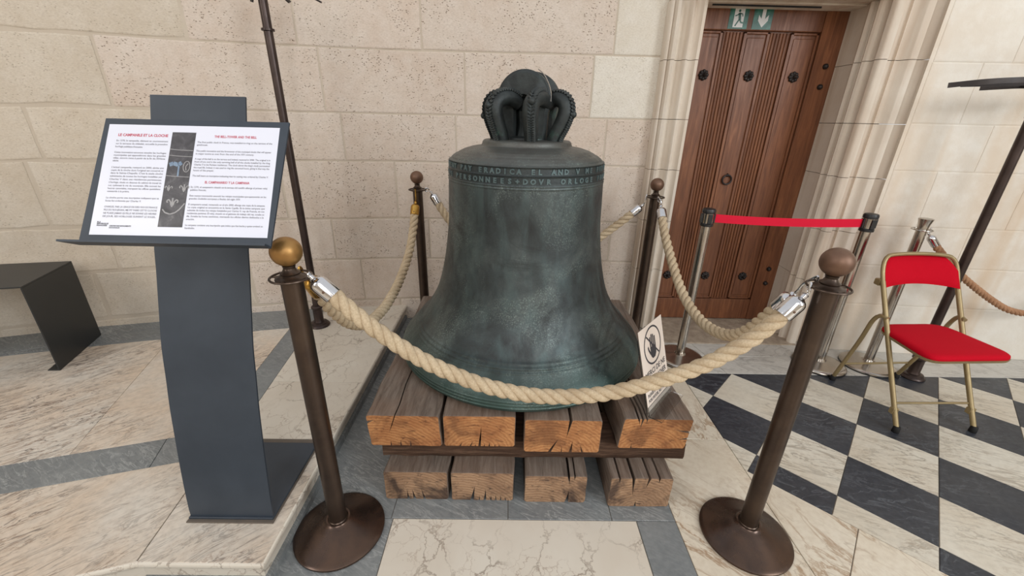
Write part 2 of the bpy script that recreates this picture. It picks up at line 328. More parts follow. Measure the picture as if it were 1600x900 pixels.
        if parent is not None: o.parent = parent
        if label: o['label'] = label
        return o
def area2(p): return sum(p[i][0] * p[(i + 1) % len(p)][1] - p[(i + 1) % len(p)][0] * p[i][1] for i in range(len(p)))
def clip(poly, a, b, c):            # keep a*x + b*y <= c
    out = []
    for i in range(len(poly)):
        p, q = poly[i], poly[(i + 1) % len(poly)]; dp, dq = a * p[0] + b * p[1] - c, a * q[0] + b * q[1] - c
        if dp <= 0: out.append(p)
        if dp * dq < 0:
            t = dp / (dp - dq); out.append((p[0] + t * (q[0] - p[0]), p[1] + t * (q[1] - p[1])))
    return out
def tidy(poly, e=.004):
    out = []
    for p in poly:
        if not out or math.hypot(p[0] - out[-1][0], p[1] - out[-1][1]) > e: out.append(p)
    while len(out) > 2 and math.hypot(out[0][0] - out[-1][0], out[0][1] - out[-1][1]) < e: out.pop()
    return out
def inset(poly, g):
    if area2(poly) < 0: poly = poly[::-1]
    n = len(poly); L = []
    for i in range(n):
        p, q = poly[i], poly[(i + 1) % n]; dx, dy = q[0] - p[0], q[1] - p[1]; l = math.hypot(dx, dy)
        if l < 1e-7: return None
        nx, ny = -dy / l, dx / l; L.append((p[0] + nx * g, p[1] + ny * g, dx / l, dy / l))
    out = []
    for i in range(n):
        x1, y1, a1, b1 = L[i - 1]; x2, y2, a2, b2 = L[i]; det = a1 * b2 - b1 * a2
        if abs(det) < 1e-4: out.append((x2, y2)); continue
        t = ((x2 - x1) * b2 - (y2 - y1) * a2) / det; out.append((x1 + t * a1, y1 + t * b1))
    return out
def split(poly, a, b, c): return clip(poly, a, b, c), clip(poly, -a, -b, -c)
def thing(name, label, cat, loc=(0, 0, 0), rz=0, group=None):
    o = bpy.data.objects.new(name, None); COL.objects.link(o); o.location = loc; o.rotation_euler = (0, 0, rz)
    o.empty_display_size = .05; return tag(o, label, cat, group)
def tag(o, label, cat, group=None):
    o['label'] = label; o['category'] = cat
    if group: o['group'] = group
    return o
def struct(o): o['kind'] = 'structure'; return o
def text_geo(s, size, extrude=0.0, bold=0.0, align='LEFT'):
    cu = bpy.data.curves.new('tmp', 'FONT'); cu.body = s; cu.size = size; cu.extrude = extrude; cu.offset = bold; cu.align_x = align; cu.resolution_u = 2
    o = bpy.data.objects.new('tmp', cu); COL.objects.link(o); dg = bpy.context.evaluated_depsgraph_get(); me = o.evaluated_get(dg).to_mesh()
    vs = [tuple(v.co) for v in me.vertices]; fs = [tuple(p.vertices) for p in me.polygons]
    bpy.data.objects.remove(o); bpy.data.curves.remove(cu); return vs, fs
def crom(pts, step):
    P = [Vector(p) for p in pts]; P = [P[0] * 2 - P[1]] + P + [P[-1] * 2 - P[-2]]; dense = []
    for i in range(1, len(P) - 2):
        for k in range(24):
            t = k / 24; a, b, c, d = P[i - 1:i + 3]
            dense.append(.5 * ((2 * b) + (c - a) * t + (2 * a - 5 * b + 4 * c - d) * t * t + (3 * b - a - 3 * c + d) * t ** 3))
    dense.append(P[-2]); S = [0]
    for i in range(1, len(dense)): S.append(S[-1] + (dense[i] - dense[i - 1]).length)
    n = max(3, int(S[-1] / step)); out = []; j = 0
    for k in range(n + 1):
        s = S[-1] * k / n
        while j < len(S) - 2 and S[j + 1] < s: j += 1
        t = (s - S[j]) / max(1e-9, S[j + 1] - S[j]); out.append(dense[j].lerp(dense[j + 1], min(1, t)))
    return out
def align_z(d): return Vector(d).normalized().to_track_quat('Z', 'Y').to_matrix().to_4x4()

# ------------------------------------------------------------------ SETTING: floor
FB = MB(); FB.add([(-5.5, -5, -.02), (5.5, -5, -.02), (5.5, 3.4, -.02), (-5.5, 3.4, -.02)], [(0, 1, 2, 3)])
FB.add([(-5.5, -5, -.004), (5.5, -5, -.004), (5.5, 3.4, -.004), (-5.5, 3.4, -.004)], [(0, 1, 2, 3)])
floor = struct(FB.build('floor', M['joint']))
def slab(poly, m, name='slab', z1=0.0, z0=-.015, gap=.0012, bev=.0015, parent=None, label=None):
    poly = tidy(poly)
    if len(poly) < 3 or abs(area2(poly)) < 2e-4: return
    p = inset(poly, gap)
    if p is None: return
    return MB().prism(p, z0, z1 + random.uniform(-.0004, .0004), bev, both=False).build(name, m, parent or floor, label=label)
def cut_all(polys, lines):
    for a, b, c in lines:
        nx = []
        for p in polys:
            for q in split(p, a, b, c):
                if len(q) > 2 and abs(area2(q)) > 2e-4: nx.append(q)
        polys = nx
    return polys
def rect(x0, y0, x1, y1): return [(x0, y0), (x1, y0), (x1, y1), (x0, y1)]
# inset cream marble in front of the bell, its grey border and the grey floor under the beams
for p in cut_all([rect(-.412, .1, .507, 1.10)], [(1, 0, .05 if False else 9)]): slab(p, M['marble_cream'])
for p in cut_all([rect(-.745, .1, -.412, 1.10)], [(0, 1, .52)]): slab(p, M['marble_grey'])
for p in cut_all([rect(.507, .1, .657, 1.10)], [(0, 1, .62)]): slab(p, M['marble_grey'])
for p in cut_all([rect(-.745, 1.10, .657, 2.80)], [(1, 0, -.42), (1, 0, .415), (0, 1, 1.72), (1, 0, .02)]): slab(p, M['marble_grey'])
for p in cut_all([clip(rect(-5.4, .1, -.745, .9), 0, 1, .868)], [(1, 0, -1.25), (1, 0, -2.4), (1, 0, -3.6)]): slab(p, M['marble_grey'])
# cream border beside it, diagonal cut corner
DG = (.225, -.219)                       # direction of the diagonal border
nd = (-.219, -.225)                      # pointing to the camera side
def dline(px, py): return (nd[0], nd[1], nd[0] * px + nd[1] * py)
D0 = dline(1.059, 1.355)
bord = [rect(.657, .1, 1.057, 2.45)]
for p in cut_all(bord, [(0, 1, 1.537), (0, 1, 2.02), (0, 1, .55)]): slab(p, M['marble_plain'])
outer = clip(rect(1.057, .1, 4.3, 1.36), -D0[0], -D0[1], -D0[2])
for p in cut_all([outer], [(-.72, .69, -.72 * 1.247 + .69 * .978), (-.72, .69, -.72 * 2.0 + .69 * .3)]): slab(p, M['marble_plain'])
# chequerboard of black and white marble squares
cx0, cy0, hx, hy = 1.584, 1.444, .212, .2175
for a in range(-4, 13):
    for b in range(-7, 5):
        if (a + b) % 2 == 0: continue
        x, y = cx0 + a * hx, cy0 + b * hy
        q = [(x - hx, y), (x, y - hy), (x + hx, y), (x, y + hy)]
        q = clip(q, -1, 0, -1.057); q = clip(q, 0, 1, 2.097) if len(q) > 2 else q
        q = clip(q, D0[0], D0[1], D0[2]) if len(q) > 2 else q
        q = clip(q, 1, 0, 4.3) if len(q) > 2 else q
        if len(q) > 2: slab(q, M['tile_black'] if a % 2 == 0 else M['tile_white'], 'tile')
for p in cut_all([rect(1.057, 2.097, 4.3, 2.52)], [(1, .2, 1.345 + .42), (1, .3, 1.93 + .7), (1, .35, 3.06 + .77), (0, 1, 2.30)]): slab(p, M['marble_strip'])
for p in cut_all([rect(-5.4, -4.9, 5.4, .1)], [(0, 1, -1), (0, 1, -2.2), (0, 1, -3.5), (1, 0, -3), (1, 0, -1.2), (1, 0, .657), (1, 0, 2.4), (1, 0, 4)]): slab(p, M['marble_plain'])
# worn threshold in the doorway
thr = MB(); random.seed(3)
thr.prism([(1.06, 2.46), (1.4, 2.452), (1.7, 2.456), (2.0, 2.45), (2.0, 2.9), (1.06, 2.9)], -.01, .006, .004, both=False)
thr.build('threshold', M['threshold'], floor)
# ------------------------------------------------------------------ SETTING: raised platform on the left
PH = .11
WL = [(-3.9, 1.72), (-3.5, 1.95), (-3.06, 2.20), (-2.63, 2.35), (-2.31, 2.43), (-1.76, 2.60), (-1.34, 2.68), (-.72, 2.77), (.93, 2.77)]
plat_front = [(-4.4, -.08), (-1.135, .868), (-.757, .868)]
plat_poly = [(-4.4, -.08), (-1.135, .868), (-.757, .868), (-.757, 2.80), (-4.4, 2.80)]
plat = struct(MB().prism(plat_poly, -.005, PH - .017).build('floor_platform', M['marble_cream']))
top = [(-4.4, -.095), (-1.131, .853), (-.742, .853), (-.742, 2.80), (-4.4, 2.80)]
# dark bands: one crossing at the front, one running back to the wall, one along the wall
b1a = (.290, -.957, .290 * -1.957 - .957 * 1.219)       # back edge of crossing band (keep = front side when <=?)
b1b = (.290, -.957, .290 * -1.813 - .957 * 1.092)
def below(poly, l): return clip(poly, -l[0], -l[1], -l[2])   # camera side
def above(poly, l): return clip(poly, l[0], l[1], l[2])
front = below(top, b1b); band1 = below(above(top, b1b), b1a); back = above(top, b1a)
kl = (1, .12, -1.347 + .12 * 1.883); kr = (1, .12, -1.205 + .12 * 1.75)
slabs = []
for p in cut_all([front], [(.99, .13, .99 * -1.145 + .13 * .98), (1, .35, -2.2 + .35 * .9)]): slabs.append((p, 'marble_plat'))
band1 = [clip(band1, 1, 0, -1.28)]
for p in cut_all(band1, [(.951, .31, .951 * -1.41 + .31 * 1.3), (1, 0, -2.45)]): slabs.append((p, 'marble_grey'))
backL, rest = split(back, *kl); bandK, backR = split(rest, *kr)
backR_all = clip(above(top, b1b), -1, 0, 1.28)
backR_all = clip(backR_all, -kr[0], -kr[1], -kr[2]) or backR_all
for p in cut_all([backR_all], [(0, 1, 1.797), (0, 1, 1.28)]): slabs.append((p, 'marble_cream'))
bandK = clip(clip(above(top, b1b), *kr), -kl[0], -kl[1], -kl[2])
for p in cut_all([bandK], [(0, 1, 1.90)]): slabs.append((p, 'marble_grey'))
# wall band follows the curve of the wall
def wline(i, off):
    a, b = WL[i], WL[i + 1]; dx, dy = b[0] - a[0], b[1] - a[1]; l = math.hypot(dx, dy); n = (-dy / l, dx / l)
    return (n[0], n[1], n[0] * a[0] + n[1] * a[1] - off)
inner = clip(backL, *kl); w_out = []
inn = inner
for i in range(1, 7):
    l = wline(i, .27); piece = clip(inn, -l[0], -l[1], -l[2])
    inn = clip(inn, *l)
    if len(piece) > 2: w_out.append(piece)
for p in w_out: slabs.append((p, 'marble_grey'))
for p in cut_all([inn], [(.951, .31, .951 * -2.005 + .31 * 2.06), (.951, .31, .951 * -2.75 + .31 * 1.75)]): slabs.append((p, 'marble_plat'))
for p, m in slabs: slab(p, M[m], 'slab', PH, PH - .02, .0009, .0010, plat)
# rounded nosing running round the platform edge
nos = MB(); path = [(-4.4, -.095 + .004), (-1.131, .857), (-.746, .857), (-.746, 2.79)]
prof = [(.0, -.017), (.010, -.016), (.016, -.011), (.018, -.004), (.016, .003), (.010, .007), (.0, .0085)]
ring = []
for i, (x, y) in enumerate(path):
    ds = []
    if i > 0: ds.append((Vector(path[i]) - Vector(path[i - 1])).normalized())
    if i < len(path) - 1: ds.append((Vector(path[i + 1]) - Vector(path[i])).normalized())
    ns = [Vector((d.y, -d.x)) for d in ds]; n = sum(ns, Vector((0, 0))); n = n / n.dot(ns[0])
    ring.append([(x + n.x * a * .55, y + n.y * a * .55, PH - .009 + b) for a, b in prof])
vs = [v for r in ring for v in r]; k = len(prof)
nos.add(vs, [(i * k + j, (i + 1) * k + j, (i + 1) * k + j + 1, i * k + j + 1) for i in range(len(path) - 1) for j in range(k - 1)], 0, True)
nos.build('nosing', M['marble_cream'], plat)
MB().prism([(-.757, .868), (-.742, .868), (-.742, 2.79), (-.757, 2.79)], 0, .028).prism([(-1.135, .868), (-1.131, .853), (-.757, .853), (-.757, .868)], 0, .028).build('plinth_moulding', M['marble_grey'], plat)

# ------------------------------------------------------------------ SETTING: curved back wall
WLEN = [0]
for a, b in zip(WL, WL[1:]): WLEN.append(WLEN[-1] + math.hypot(b[0] - a[0], b[1] - a[1]))
OFFS = WLEN[1]                      # u = 0 at the second wall vertex
def wpt(u, out=0.0):
    s = u + OFFS; i = 0
    while i < len(WL) - 2 and WLEN[i + 1] < s: i += 1
    a, b = WL[i], WL[i + 1]; t = (s - WLEN[i]) / (WLEN[i + 1] - WLEN[i]); l = WLEN[i + 1] - WLEN[i]
    nx, ny = (b[1] - a[1]) / l, -(b[0] - a[0]) / l
    return (a[0] + t * (b[0] - a[0]) + nx * out, a[1] + t * (b[1] - a[1]) + ny * out)
UMAX = WLEN[-1] - OFFS
wb = MB(); us = [-.45 + i * (UMAX + .45) / 40 for i in range(41)]; vs = []
for u in us:
    x, y = wpt(u, 0); vs += [(x, y, -.01), (x, y, 3.0), (x, y + .25, 3.0)]
wb.add(vs, [(3 * i + j, 3 * i + 3 + j, 3 * i + 4 + j, 3 * i + 1 + j) for i in range(40) for j in (0, 1)])
wall_back = struct(wb.build('wall_back', M['mortar'], autos=False))
def wall_stone(fn, u0, u1, z0, z1, m, parent, gap=.005, out=.006, rag=.002):
    w, h = u1 - u0 - gap * 2, z1 - z0 - gap * 2; nu = max(2, int(w / .12)); nz = 3
    def edge(u, z, e): return random.uniform(-rag, rag) if e else 0
    per = [(i / nu, 0) for i in range(nu)] + [(1, i / nz) for i in range(nz)] + [(1 - i / nu, 1) for i in range(nu)] + [(0, 1 - i / nz) for i in range(nz)]
    n = len(per); V = []; F = []
    jit = [(random.uniform(-rag, rag), random.uniform(-rag, rag)) for _ in per]
    for inn, o in ((0, -.004), (0, out * .55), (.006, out)):
        for (a, b), (ja, jb) in zip(per, jit):
            u = u0 + gap + a * w; z = z0 + gap + b * h
            u += ja + (inn if a == 0 else -inn if a == 1 else 0); z += jb + (inn if b == 0 else -inn if b == 1 else 0)
            x, y = fn(u, o); V.append((x, y, z))
    for k in (0, 1):
        for i in range(n):
            j = (i + 1) % n; F.append((k * n + i, k * n + j, (k + 1) * n + j, (k + 1) * n + i))
    # front face as vertical strips so that it follows the curve
    def idx(a): return 2 * n + a
    bot = [idx(i) for i in range(nu + 1)]; tp = [idx(nu + nz + nu - i) for i in range(nu + 1)]
    for i in range(nu):
        lft = [idx((2 * nu + 2 * nz - q) % n) for q in range(1, nz)] if i == 0 else []
        rgt = [idx(nu + q) for q in range(1, nz)] if i == nu - 1 else []
        F.append(tuple([bot[i], bot[i + 1]] + rgt + [tp[i + 1], tp[i]] + lft[::-1]))
    return MB().add(V, F).build('stone', m, parent)
ZC = [.11, .165, .475, .76, 1.13, 1.413, 1.76, 2.12, 2.5, 2.9]
rows = {
    0: [-.4, .5, 1.4, 2.3, 2.86, 3.6, UMAX],
    1: [-.4, .35, 1.055, 1.9, 2.616, 3.35, 4.1, UMAX],
    2: [-.4, .55, 1.2, 1.75, 2.459, 3.1, 3.7, 4.35, UMAX],
    3: [-.4, .3, .95, 1.6, 2.2, 2.9, 3.55, 4.2, UMAX],
    4: [-.4, 1.035, 1.75, 2.602, 3.3, 4.248, UMAX],
    5: [-.4, .6, 1.435, 2.52, 3.364, 4.135, UMAX],
    6: [-.4, .8, 1.862, 2.418, 3.117, 4.245, UMAX],
    7: [-.4, .4, 1.3, 2.1, 2.9, 3.8, UMAX],
    8: [-.4, .8, 1.7, 2.5, 3.4, UMAX]}
random.seed(11)
for r, us in rows.items():
    for u0, u1 in zip(us, us[1:]):
        m = M['stone_left'] if u1 < 2.2 else M['stone_mid']
        if (r == 6 and u0 > 4.2) or (r == 5 and u0 > 4.1): m = M['stone_new']
        wall_stone(wpt, u0, u1, ZC[r] if r else .0, ZC[r + 1], m, wall_back, gap=.010 if u1 < 2.4 else .005, out=.004, rag=.006 if u1 < 2.4 else .0016)
# ------------------------------------------------------------------ SETTING: right wall
RA, RB = Vector((2.19, 2.408)), Vector((4.6, 2.215))
RD = (RB - RA).normalized(); RN = Vector((RD.y, -RD.x))
def rpt(u, out=0.0):
    p = RA + RD * u + RN * out; return (p.x, p.y)
L = (RB - RA).length
rwb = MB(); rwb.add([(*rpt(-.02), -.01), (*rpt(L), -.01), (*rpt(L), 3), (*rpt(-.02), 3), (*rpt(-.02, -.4), 3), (*rpt(L, -.4), 3)], [(0, 1, 2, 3), (3, 2, 5, 4)])
wall_right = struct(rwb.build('wall_right', M['mortar'], autos=False)); wall_right.data.materials[0] = M['stone_right']
RZ = [0, .345, .608, .855, 1.175, 1.424, 1.72, 2.05, 2.4, 2.8]
rr = [[0, .62, 1.5, L], [0, .3, 1.1, 1.9, L], [0, .55, 1.3, L], [0, .24, .735, 1.6, L], [0, .43, 1.2, 2.0, L], [0, .25, .9, 1.7, L], [0, .385, 1.2, L], [0, .6, 1.4, L], [0, .8, L]]
for k, us in enumerate(rr):
    for u0, u1 in zip(us, us[1:]): wall_stone(rpt, u0, u1, RZ[k], RZ[k + 1], M['stone_right'], wall_right, gap=.0015, out=.003, rag=.001)
# ------------------------------------------------------------------ SETTING: moulded door surround
def jamb(name, prof, zs, m, back):
    root = None
    core = MB().prism(back, -.01, 3.0); root = struct(core.build(name, M['mortar']))
    for z0, z1 in zip(zs, zs[1:]):
        V = []; F = []; n = len(prof)
        for z in (z0 + .0015, z1 - .0015):
            V += [(x, y, z) for x, y in prof]
        for i in range(n - 1): F.append((i, i + 1, n + i + 1, n + i))
        F.append(tuple(range(n))[::-1]); F.append(tuple(range(n, 2 * n)))
        MB().add(V, F, 0, True).build('stone', m, root)
    return root
ZJ = [0, .454, .796, 1.122, 1.418, 1.735, 2.03]
ljp = [(.885, 2.83), (.885, 2.712), (.888, 2.700), (.896, 2.694), (.904, 2.700), (.908, 2.712), (.914, 2.700), (.918, 2.680), (.930, 2.672), (.940, 2.680), (.946, 2.700), (.956, 2.712), (.970, 2.715), (.982, 2.708), (.988, 2.692), (.991, 2.672), (1.000, 2.664), (1.008, 2.668), (1.014, 2.684), (1.024, 2.692), (1.038, 2.690), (1.048, 2.680), (1.056, 2.664), (1.072, 2.662), (1.074, 2.70), (1.078, 2.83)]
jamb('trim_1', ljp, ZJ, M['jamb'], [(.893, 2.85), (.893, 2.73), (1.07, 2.73), (1.07, 2.85)])
rjp = [(1.986, 2.86), (1.978, 2.70), (1.966, 2.655), (1.952, 2.648), (1.946, 2.634), (1.952, 2.620), (1.966, 2.616), (1.974, 2.604), (1.968, 2.590), (1.950, 2.583), (1.943, 2.570), (1.950, 2.556), (1.966, 2.552), (1.972, 2.535), (1.966, 2.515), (1.956, 2.500), (1.960, 2.478), (1.972, 2.468),
       (2.000, 2.466), (2.006, 2.480), (2.018, 2.498), (2.036, 2.507), (2.054, 2.503), (2.056, 2.489), (2.062, 2.489), (2.066, 2.500), (2.082, 2.496), (2.096, 2.480), (2.104, 2.458), (2.110, 2.452), (2.138, 2.448), (2.142, 2.462), (2.170, 2.452), (2.186, 2.440), (2.192, 2.412), (2.192, 2.86)]
jamb('trim_2', rjp, ZJ, M['jamb'], [(2.0, 2.86), (2.0, 2.60), (2.18, 2.60), (2.18, 2.86)])
ln = MB()
for (y0, y1, z0, z1) in ((2.70, 2.86, 2.024, 2.2), (2.66, 2.735, 2.036, 2.2), (2.58, 2.69, 2.030, 2.25), (2.47, 2.60, 2.045, 2.3)):
    ln.box((1.54, (y0 + y1) / 2, (z0 + z1) / 2), (.97, y1 - y0, z1 - z0), 0, 0, .004)
lint = struct(ln.build('trim_3', M['jamb']))
MB().box((1.44, 2.742, 2.026), (.62, .006, .02)).build('crack', M['black_dark'], lint)
mbl = MB().box((1.5, 2.75, 2.65), (1.38, .3, .76)); struct(mbl.build('wall_above_door', M['stone_new']))
# ------------------------------------------------------------------ SETTING: oak door
door = struct(MB().box((1.52, 2.868, 1.02), (.95, .03, 2.06)).build('door_1', M['door']))
YD = 2.853
def dpart(name, x0, x1, z0, z1, th, bev=.004):
    return MB().box(((x0 + x1) / 2, YD - th / 2, (z0 + z1) / 2), (x1 - x0, th, z1 - z0), 0, 0, bev).build(name, M['door'], door)
dpart('rail', 1.05, 1.846, 1.916, 2.045, .020); dpart('rail', 1.05, 1.846, .01, .172, .020)
dpart('stile', 1.848, 2.0, .01, 2.045, .024); dpart('stile', 1.03, 1.07, .172, 1.916, .02)
def panel(x0, x1):
    z0, z1 = .176, 1.912; m = MB()
    m.box(((x0 + x1) / 2, YD - .003, (z0 + z1) / 2), (x1 - x0, .006, z1 - z0))
    for (a, b, c, d) in ((x0, x0 + .014, z0, z1), (x1 - .014, x1, z0, z1), (x0, x1, z0, z0 + .014), (x0, x1, z1 - .014, z1)):
        m.box(((a + b) / 2, YD - .010, (c + d) / 2), (b - a, .012, d - c), 0, 0, .004)
    m.box(((x0 + x1) / 2, YD - .006, (z0 + z1) / 2), (x1 - x0 - .05, .008, z1 - z0 - .06), 0, 0, .004)
    m.build('panel', M['door'], door)
panel(1.075, 1.262); panel(1.392, 1.545); panel(1.675, 1.842)
def flutes(x0, x1):
    z0, z1 = .18, 1.908; n = 6; w = (x1 - x0) / n
    for k in range(n):
        pr = [(x0 + w * k + w * .08, YD)] + [(x0 + w * (k + .5) - math.cos(t) * w * .43, YD - .003 - math.sin(t) * .007) for t in [PI * i / 6 for i in range(7)]] + [(x0 + w * (k + .92), YD)]
        MB().prism(pr, z0, z1, 0).build('reed', M['door'], door)
flutes(1.266, 1.388); flutes(1.550, 1.671)
def rosette(x, z, r=.032):
    m = MB()
    mt = Matrix.Rotation(PI / 2, 4, 'X')
    for k in range(8):
        a = 2 * PI * k / 8; m.sphere((x + r * .66 * math.cos(a), YD - .014, z + r * .66 * math.sin(a)), r * .34, 10, 6)
    m.lathe([(r * .62, 0), (r * .6, .008), (r * .36, .012), (r * .30, .024), (r * .12, .032), (.001, .034)], 16, (x, YD - .012, z), 0, mt)
    m.build('rosette', M['iron'], door)
for x in (1.19, 1.471, 1.750):
    rosette(x, 1.676); rosette(x - .004, .358)
for x, z in ((1.922, 1.737), (1.922, 1.624), (1.918, .423), (1.92, .311)):
    MB().lathe([(.016, 0), (.015, .012), (.008, .02), (.001, .022)], 12, (x, YD - .024, z), 0, Matrix.Rotation(PI / 2, 4, 'X')).build('bolt_head', M['iron'], door)
MB().torus((1.472, YD - .020, 1.051), .030, .0055, 28, 8, Matrix.Rotation(PI / 2, 4, 'X')).torus((1.472, YD - .014, 1.081), .009, .003, 14, 6, Matrix.Rotation(PI / 2, 4, 'Y')).build('ring_pull', M['iron'], door)
# ------------------------------------------------------------------ other walls of the room, behind and beside the camera
def plain_wall(name, x0, y0, x1, y1, holes, h=5.0):
    m = MB(); d = Vector((x1 - x0, y1 - y0)); ln_ = d.length; d.normalize(); ang = math.atan2(d.y, d.x)
    spans = []; u = 0
    def seg(a, b, z0, z1):
        c = Vector((x0, y0)) + d * (a + b) / 2; m.box((c.x, c.y, (z0 + z1) / 2), (b - a, .3, z1 - z0), ang)
    for a, b, z0, z1 in holes:
        seg(u, a, 0, h); seg(a, b, 0, z0); seg(a, b, z1, h); u = b
    seg(u, ln_, 0, h); return struct(m.build(name, M['stone_left']))
plain_wall('wall_front', -5.4, -5.0, 5.4, -5.0, [(1.6, 3.0, 1.6, 4.6), (4.7, 6.1, 1.6, 4.6), (7.8, 9.2, 1.6, 4.6)])
plain_wall('wall_side_left', -5.4, -5.0, -5.4, 3.2, [(2.4, 3.8, 1.8, 4.6)])
plain_wall('wall_side_right', 5.4, -5.0, 5.4, 3.2, [(1.4, 2.9, 1.4, 4.6), (4.0, 5.4, 1.4, 4.6)])

# ================================================================== THINGS
# ------------------------------------------------------------------ timber stack
def beam(label, x0, x1, z0, z1, y0, y1, mend, notches=(), skew=(0, 0), jit=.006, seed=1, corner=None, group=None):
    random.seed(seed); pts = []          # outline in x,z, going round, with drying cracks cut in as wedges
    def side(a, b, key, n):
        for i in range(n):
            t = i / n; pts.append((a[0] + (b[0] - a[0]) * t, a[1] + (b[1] - a[1]) * t, key, t))
    c = [(x0 + skew[0], z0), (x1 + skew[0], z0), (x1 + skew[1], z1), (x0 + skew[1], z1)]
    for k, key in enumerate('BRTL'):
        a, b = c[k], c[(k + 1) % 4]; cuts = sorted([q for q in notches if q[0] == key], key=lambda q: q[1])
        L_ = math.hypot(b[0] - a[0], b[1] - a[1]); dx, dz = (b[0] - a[0]) / L_, (b[1] - a[1]) / L_; nx, nz = -dz, dx
        t = 0.0; j = lambda: random.uniform(-jit, jit) * .5
        r_ = .006
        pts.append((a[0] + dx * r_, a[1] + dz * r_, key, 0))
        s = .03
        ev = [(q[1] * L_, q) for q in cuts]
        while s < L_ - .012:
            if ev and s > ev[0][0] - ev[0][1][3] / 2 - .004:
                e, q = ev.pop(0); w = q[3] / 2; ln2 = q[2]; lean = q[4] if len(q) > 4 else 0
                pts.append((a[0] + dx * (e - w), a[1] + dz * (e - w), key, 0))
                pts.append((a[0] + dx * (e - w * .35 + lean * .5) + nx * ln2 * .55, a[1] + dz * (e - w * .35 + lean * .5) + nz * ln2 * .55, key, 0))
                pts.append((a[0] + dx * (e + lean) + nx * ln2, a[1] + dz * (e + lean) + nz * ln2, key, 0))
                pts.append((a[0] + dx * (e + w * .45 + lean * .5) + nx * ln2 * .5, a[1] + dz * (e + w * .45 + lean * .5) + nz * ln2 * .5, key, 0))
                pts.append((a[0] + dx * (e + w), a[1] + dz * (e + w), key, 0)); s = e + w + .012; continue
            jj = 0 if (key == 'B' and jit < .004) else j() * .6
            pts.append((a[0] + dx * s + nx * jj, a[1] + dz * s + nz * jj, key, 0)); s += .034
        pts.append((b[0] - dx * r_, b[1] - dz * r_, key, 0))
    n = len(pts); ys = [y0, y0 + .004] + [y0 + (y1 - y0) * t for t in (.06, .18, .35, .55, .78, 1.0)]
    V = []; F = []
    cxm, czm = (x0 + x1) / 2, (z0 + z1) / 2
    for k, y in enumerate(ys):
        w = random.uniform(-.005, .005) if k > 1 else 0
        for (x, z, key, t) in pts:
            sh = .985 if k == 0 else 1.0
            V.append((cxm + (x - cxm) * sh + w, y, czm + (z - czm) * (sh if k == 0 else 1)))
    for k in range(len(ys) - 1):
        for i in range(n):
            j = (i + 1) % n; F.append((k * n + i, k * n + j, (k + 1) * n + j, (k + 1) * n + i))
    mi = [0] * len(F); 
    from mathutils.geometry import tessellate_polygon
    tri = tessellate_polygon([[Vector((p[0], p[1], 0)) for p in pts]])
    for t in tri: F.append(tuple(t)); mi.append(1)
    for t in tri: F.append(tuple((len(ys) - 1) * n + q for q in t)); mi.append(1)
    cx, cy, cz = (x0 + x1) / 2, (y0 + y1) / 2, z0
    m = MB().add([(v[0] - cx, v[1] - cy, v[2] - cz) for v in V], F, mi)
    o = m.build('wooden_beam', [M['beam_side'], mend], None); o.location = (cx, cy, cz)
    import bmesh
    bm = bmesh.new(); bm.from_mesh(o.data); bmesh.ops.recalc_face_normals(bm, faces=bm.faces); bm.to_mesh(o.data); bm.free()
    return tag(o, label, 'beam', group)
GL = 'timber beams of the bottom layer'; GT = 'timber beams of the top layer'
EL, ET = M['end_low'], M['end_top']
beam('tan-ended timber beam on the floor, leftmost of the bottom layer', -.462, -.216, 0, .141, 1.185, 2.34, EL, [('B', .36, .05, .010, -.004), ('B', .46, .055, .012, -.008), ('B', .62, .06, .010, -.012)], (0, 0), .004, 1, group=GL)
beam('tan-ended timber beam on the floor, second from left in the bottom layer', -.203, .040, 0, .142, 1.183, 2.34, EL, [('B', .33, .075, .014, .012), ('B', .45, .03, .005), ('B', .54, .06, .011, .004), ('B', .64, .03, .006), ('B', .72, .03, .006), ('B', .80, .03, .006), ('B', .88, .02, .005)], (0, 0), .004, 2, group=GL)
beam('tan-ended bottom-layer beam with an open split right of its middle', .083, .324, 0, .136, 1.178, 2.34, EL, [('B', .70, .060, .016, .006), ('T', .30, .045, .010, -.008), ('T', .2, .02, .006)], (0, 0), .004, 3, group=GL)
beam('deeply grooved bottom-layer beam at the right end of the stack', .410, .650, 0, .146, 1.163, 2.34, EL, [('T', .22, .02, .008), ('T', .38, .05, .010, .01), ('T', .64, .09, .012, -.006), ('T', .86, .03, .008), ('B', .45, .03, .008)], (0, 0), .005, 4, group=GL)
beam('orange-ended timber beam under left side of the bell, with notched corner', -.520, -.249, .232, .374, 1.226, 2.33, ET, [('B', .28, .025, .006), ('B', .42, .03, .006), ('B', .56, .028, .006), ('T', .60, .085, .004, .03), ('L', .22, .030, .012, -.012)], (.012, .004), .004, 5, group=GT)
beam('orange-ended timber beam below the front of the bell, left of the gap', -.230, .042, .232, .375, 1.228, 2.33, ET, [('B', .50, .10, .010, .008), ('B', .37, .025, .006, .01), ('B', .22, .02, .006, .01), ('B', .44, .012, .005), ('B', .57, .014, .005), ('B', .64, .02, .007), ('B', .72, .012, .005), ('B', .78, .012, .005)], (0, 0), .003, 6, group=GT)
beam('orange-ended beam split from top to bottom, under right of bell', .075, .364, .224, .375, 1.212, 2.33, ET, [('T', .405, .080, .012, .012), ('B', .62, .055, .012, .006), ('B', .34, .065, .012, .032), ('B', .50, .03, .005), ('B', .78, .04, .008, -.012)], (0, 0), .003, 7, group=GT)
beam('isolated orange-ended beam carrying the small no-touching sign', .445, .706, .232, .372, 1.229, 2.33, ET, [('T', .80, .028, .007, -.006), ('T', .74, .045, .008, .006), ('T', .68, .02, .006), ('R', .58, .060, .010, .004), ('R', .36, .035, .010, -.01), ('B', .2, .025, .005)], (-.008, .006), .004, 8, group=GT)
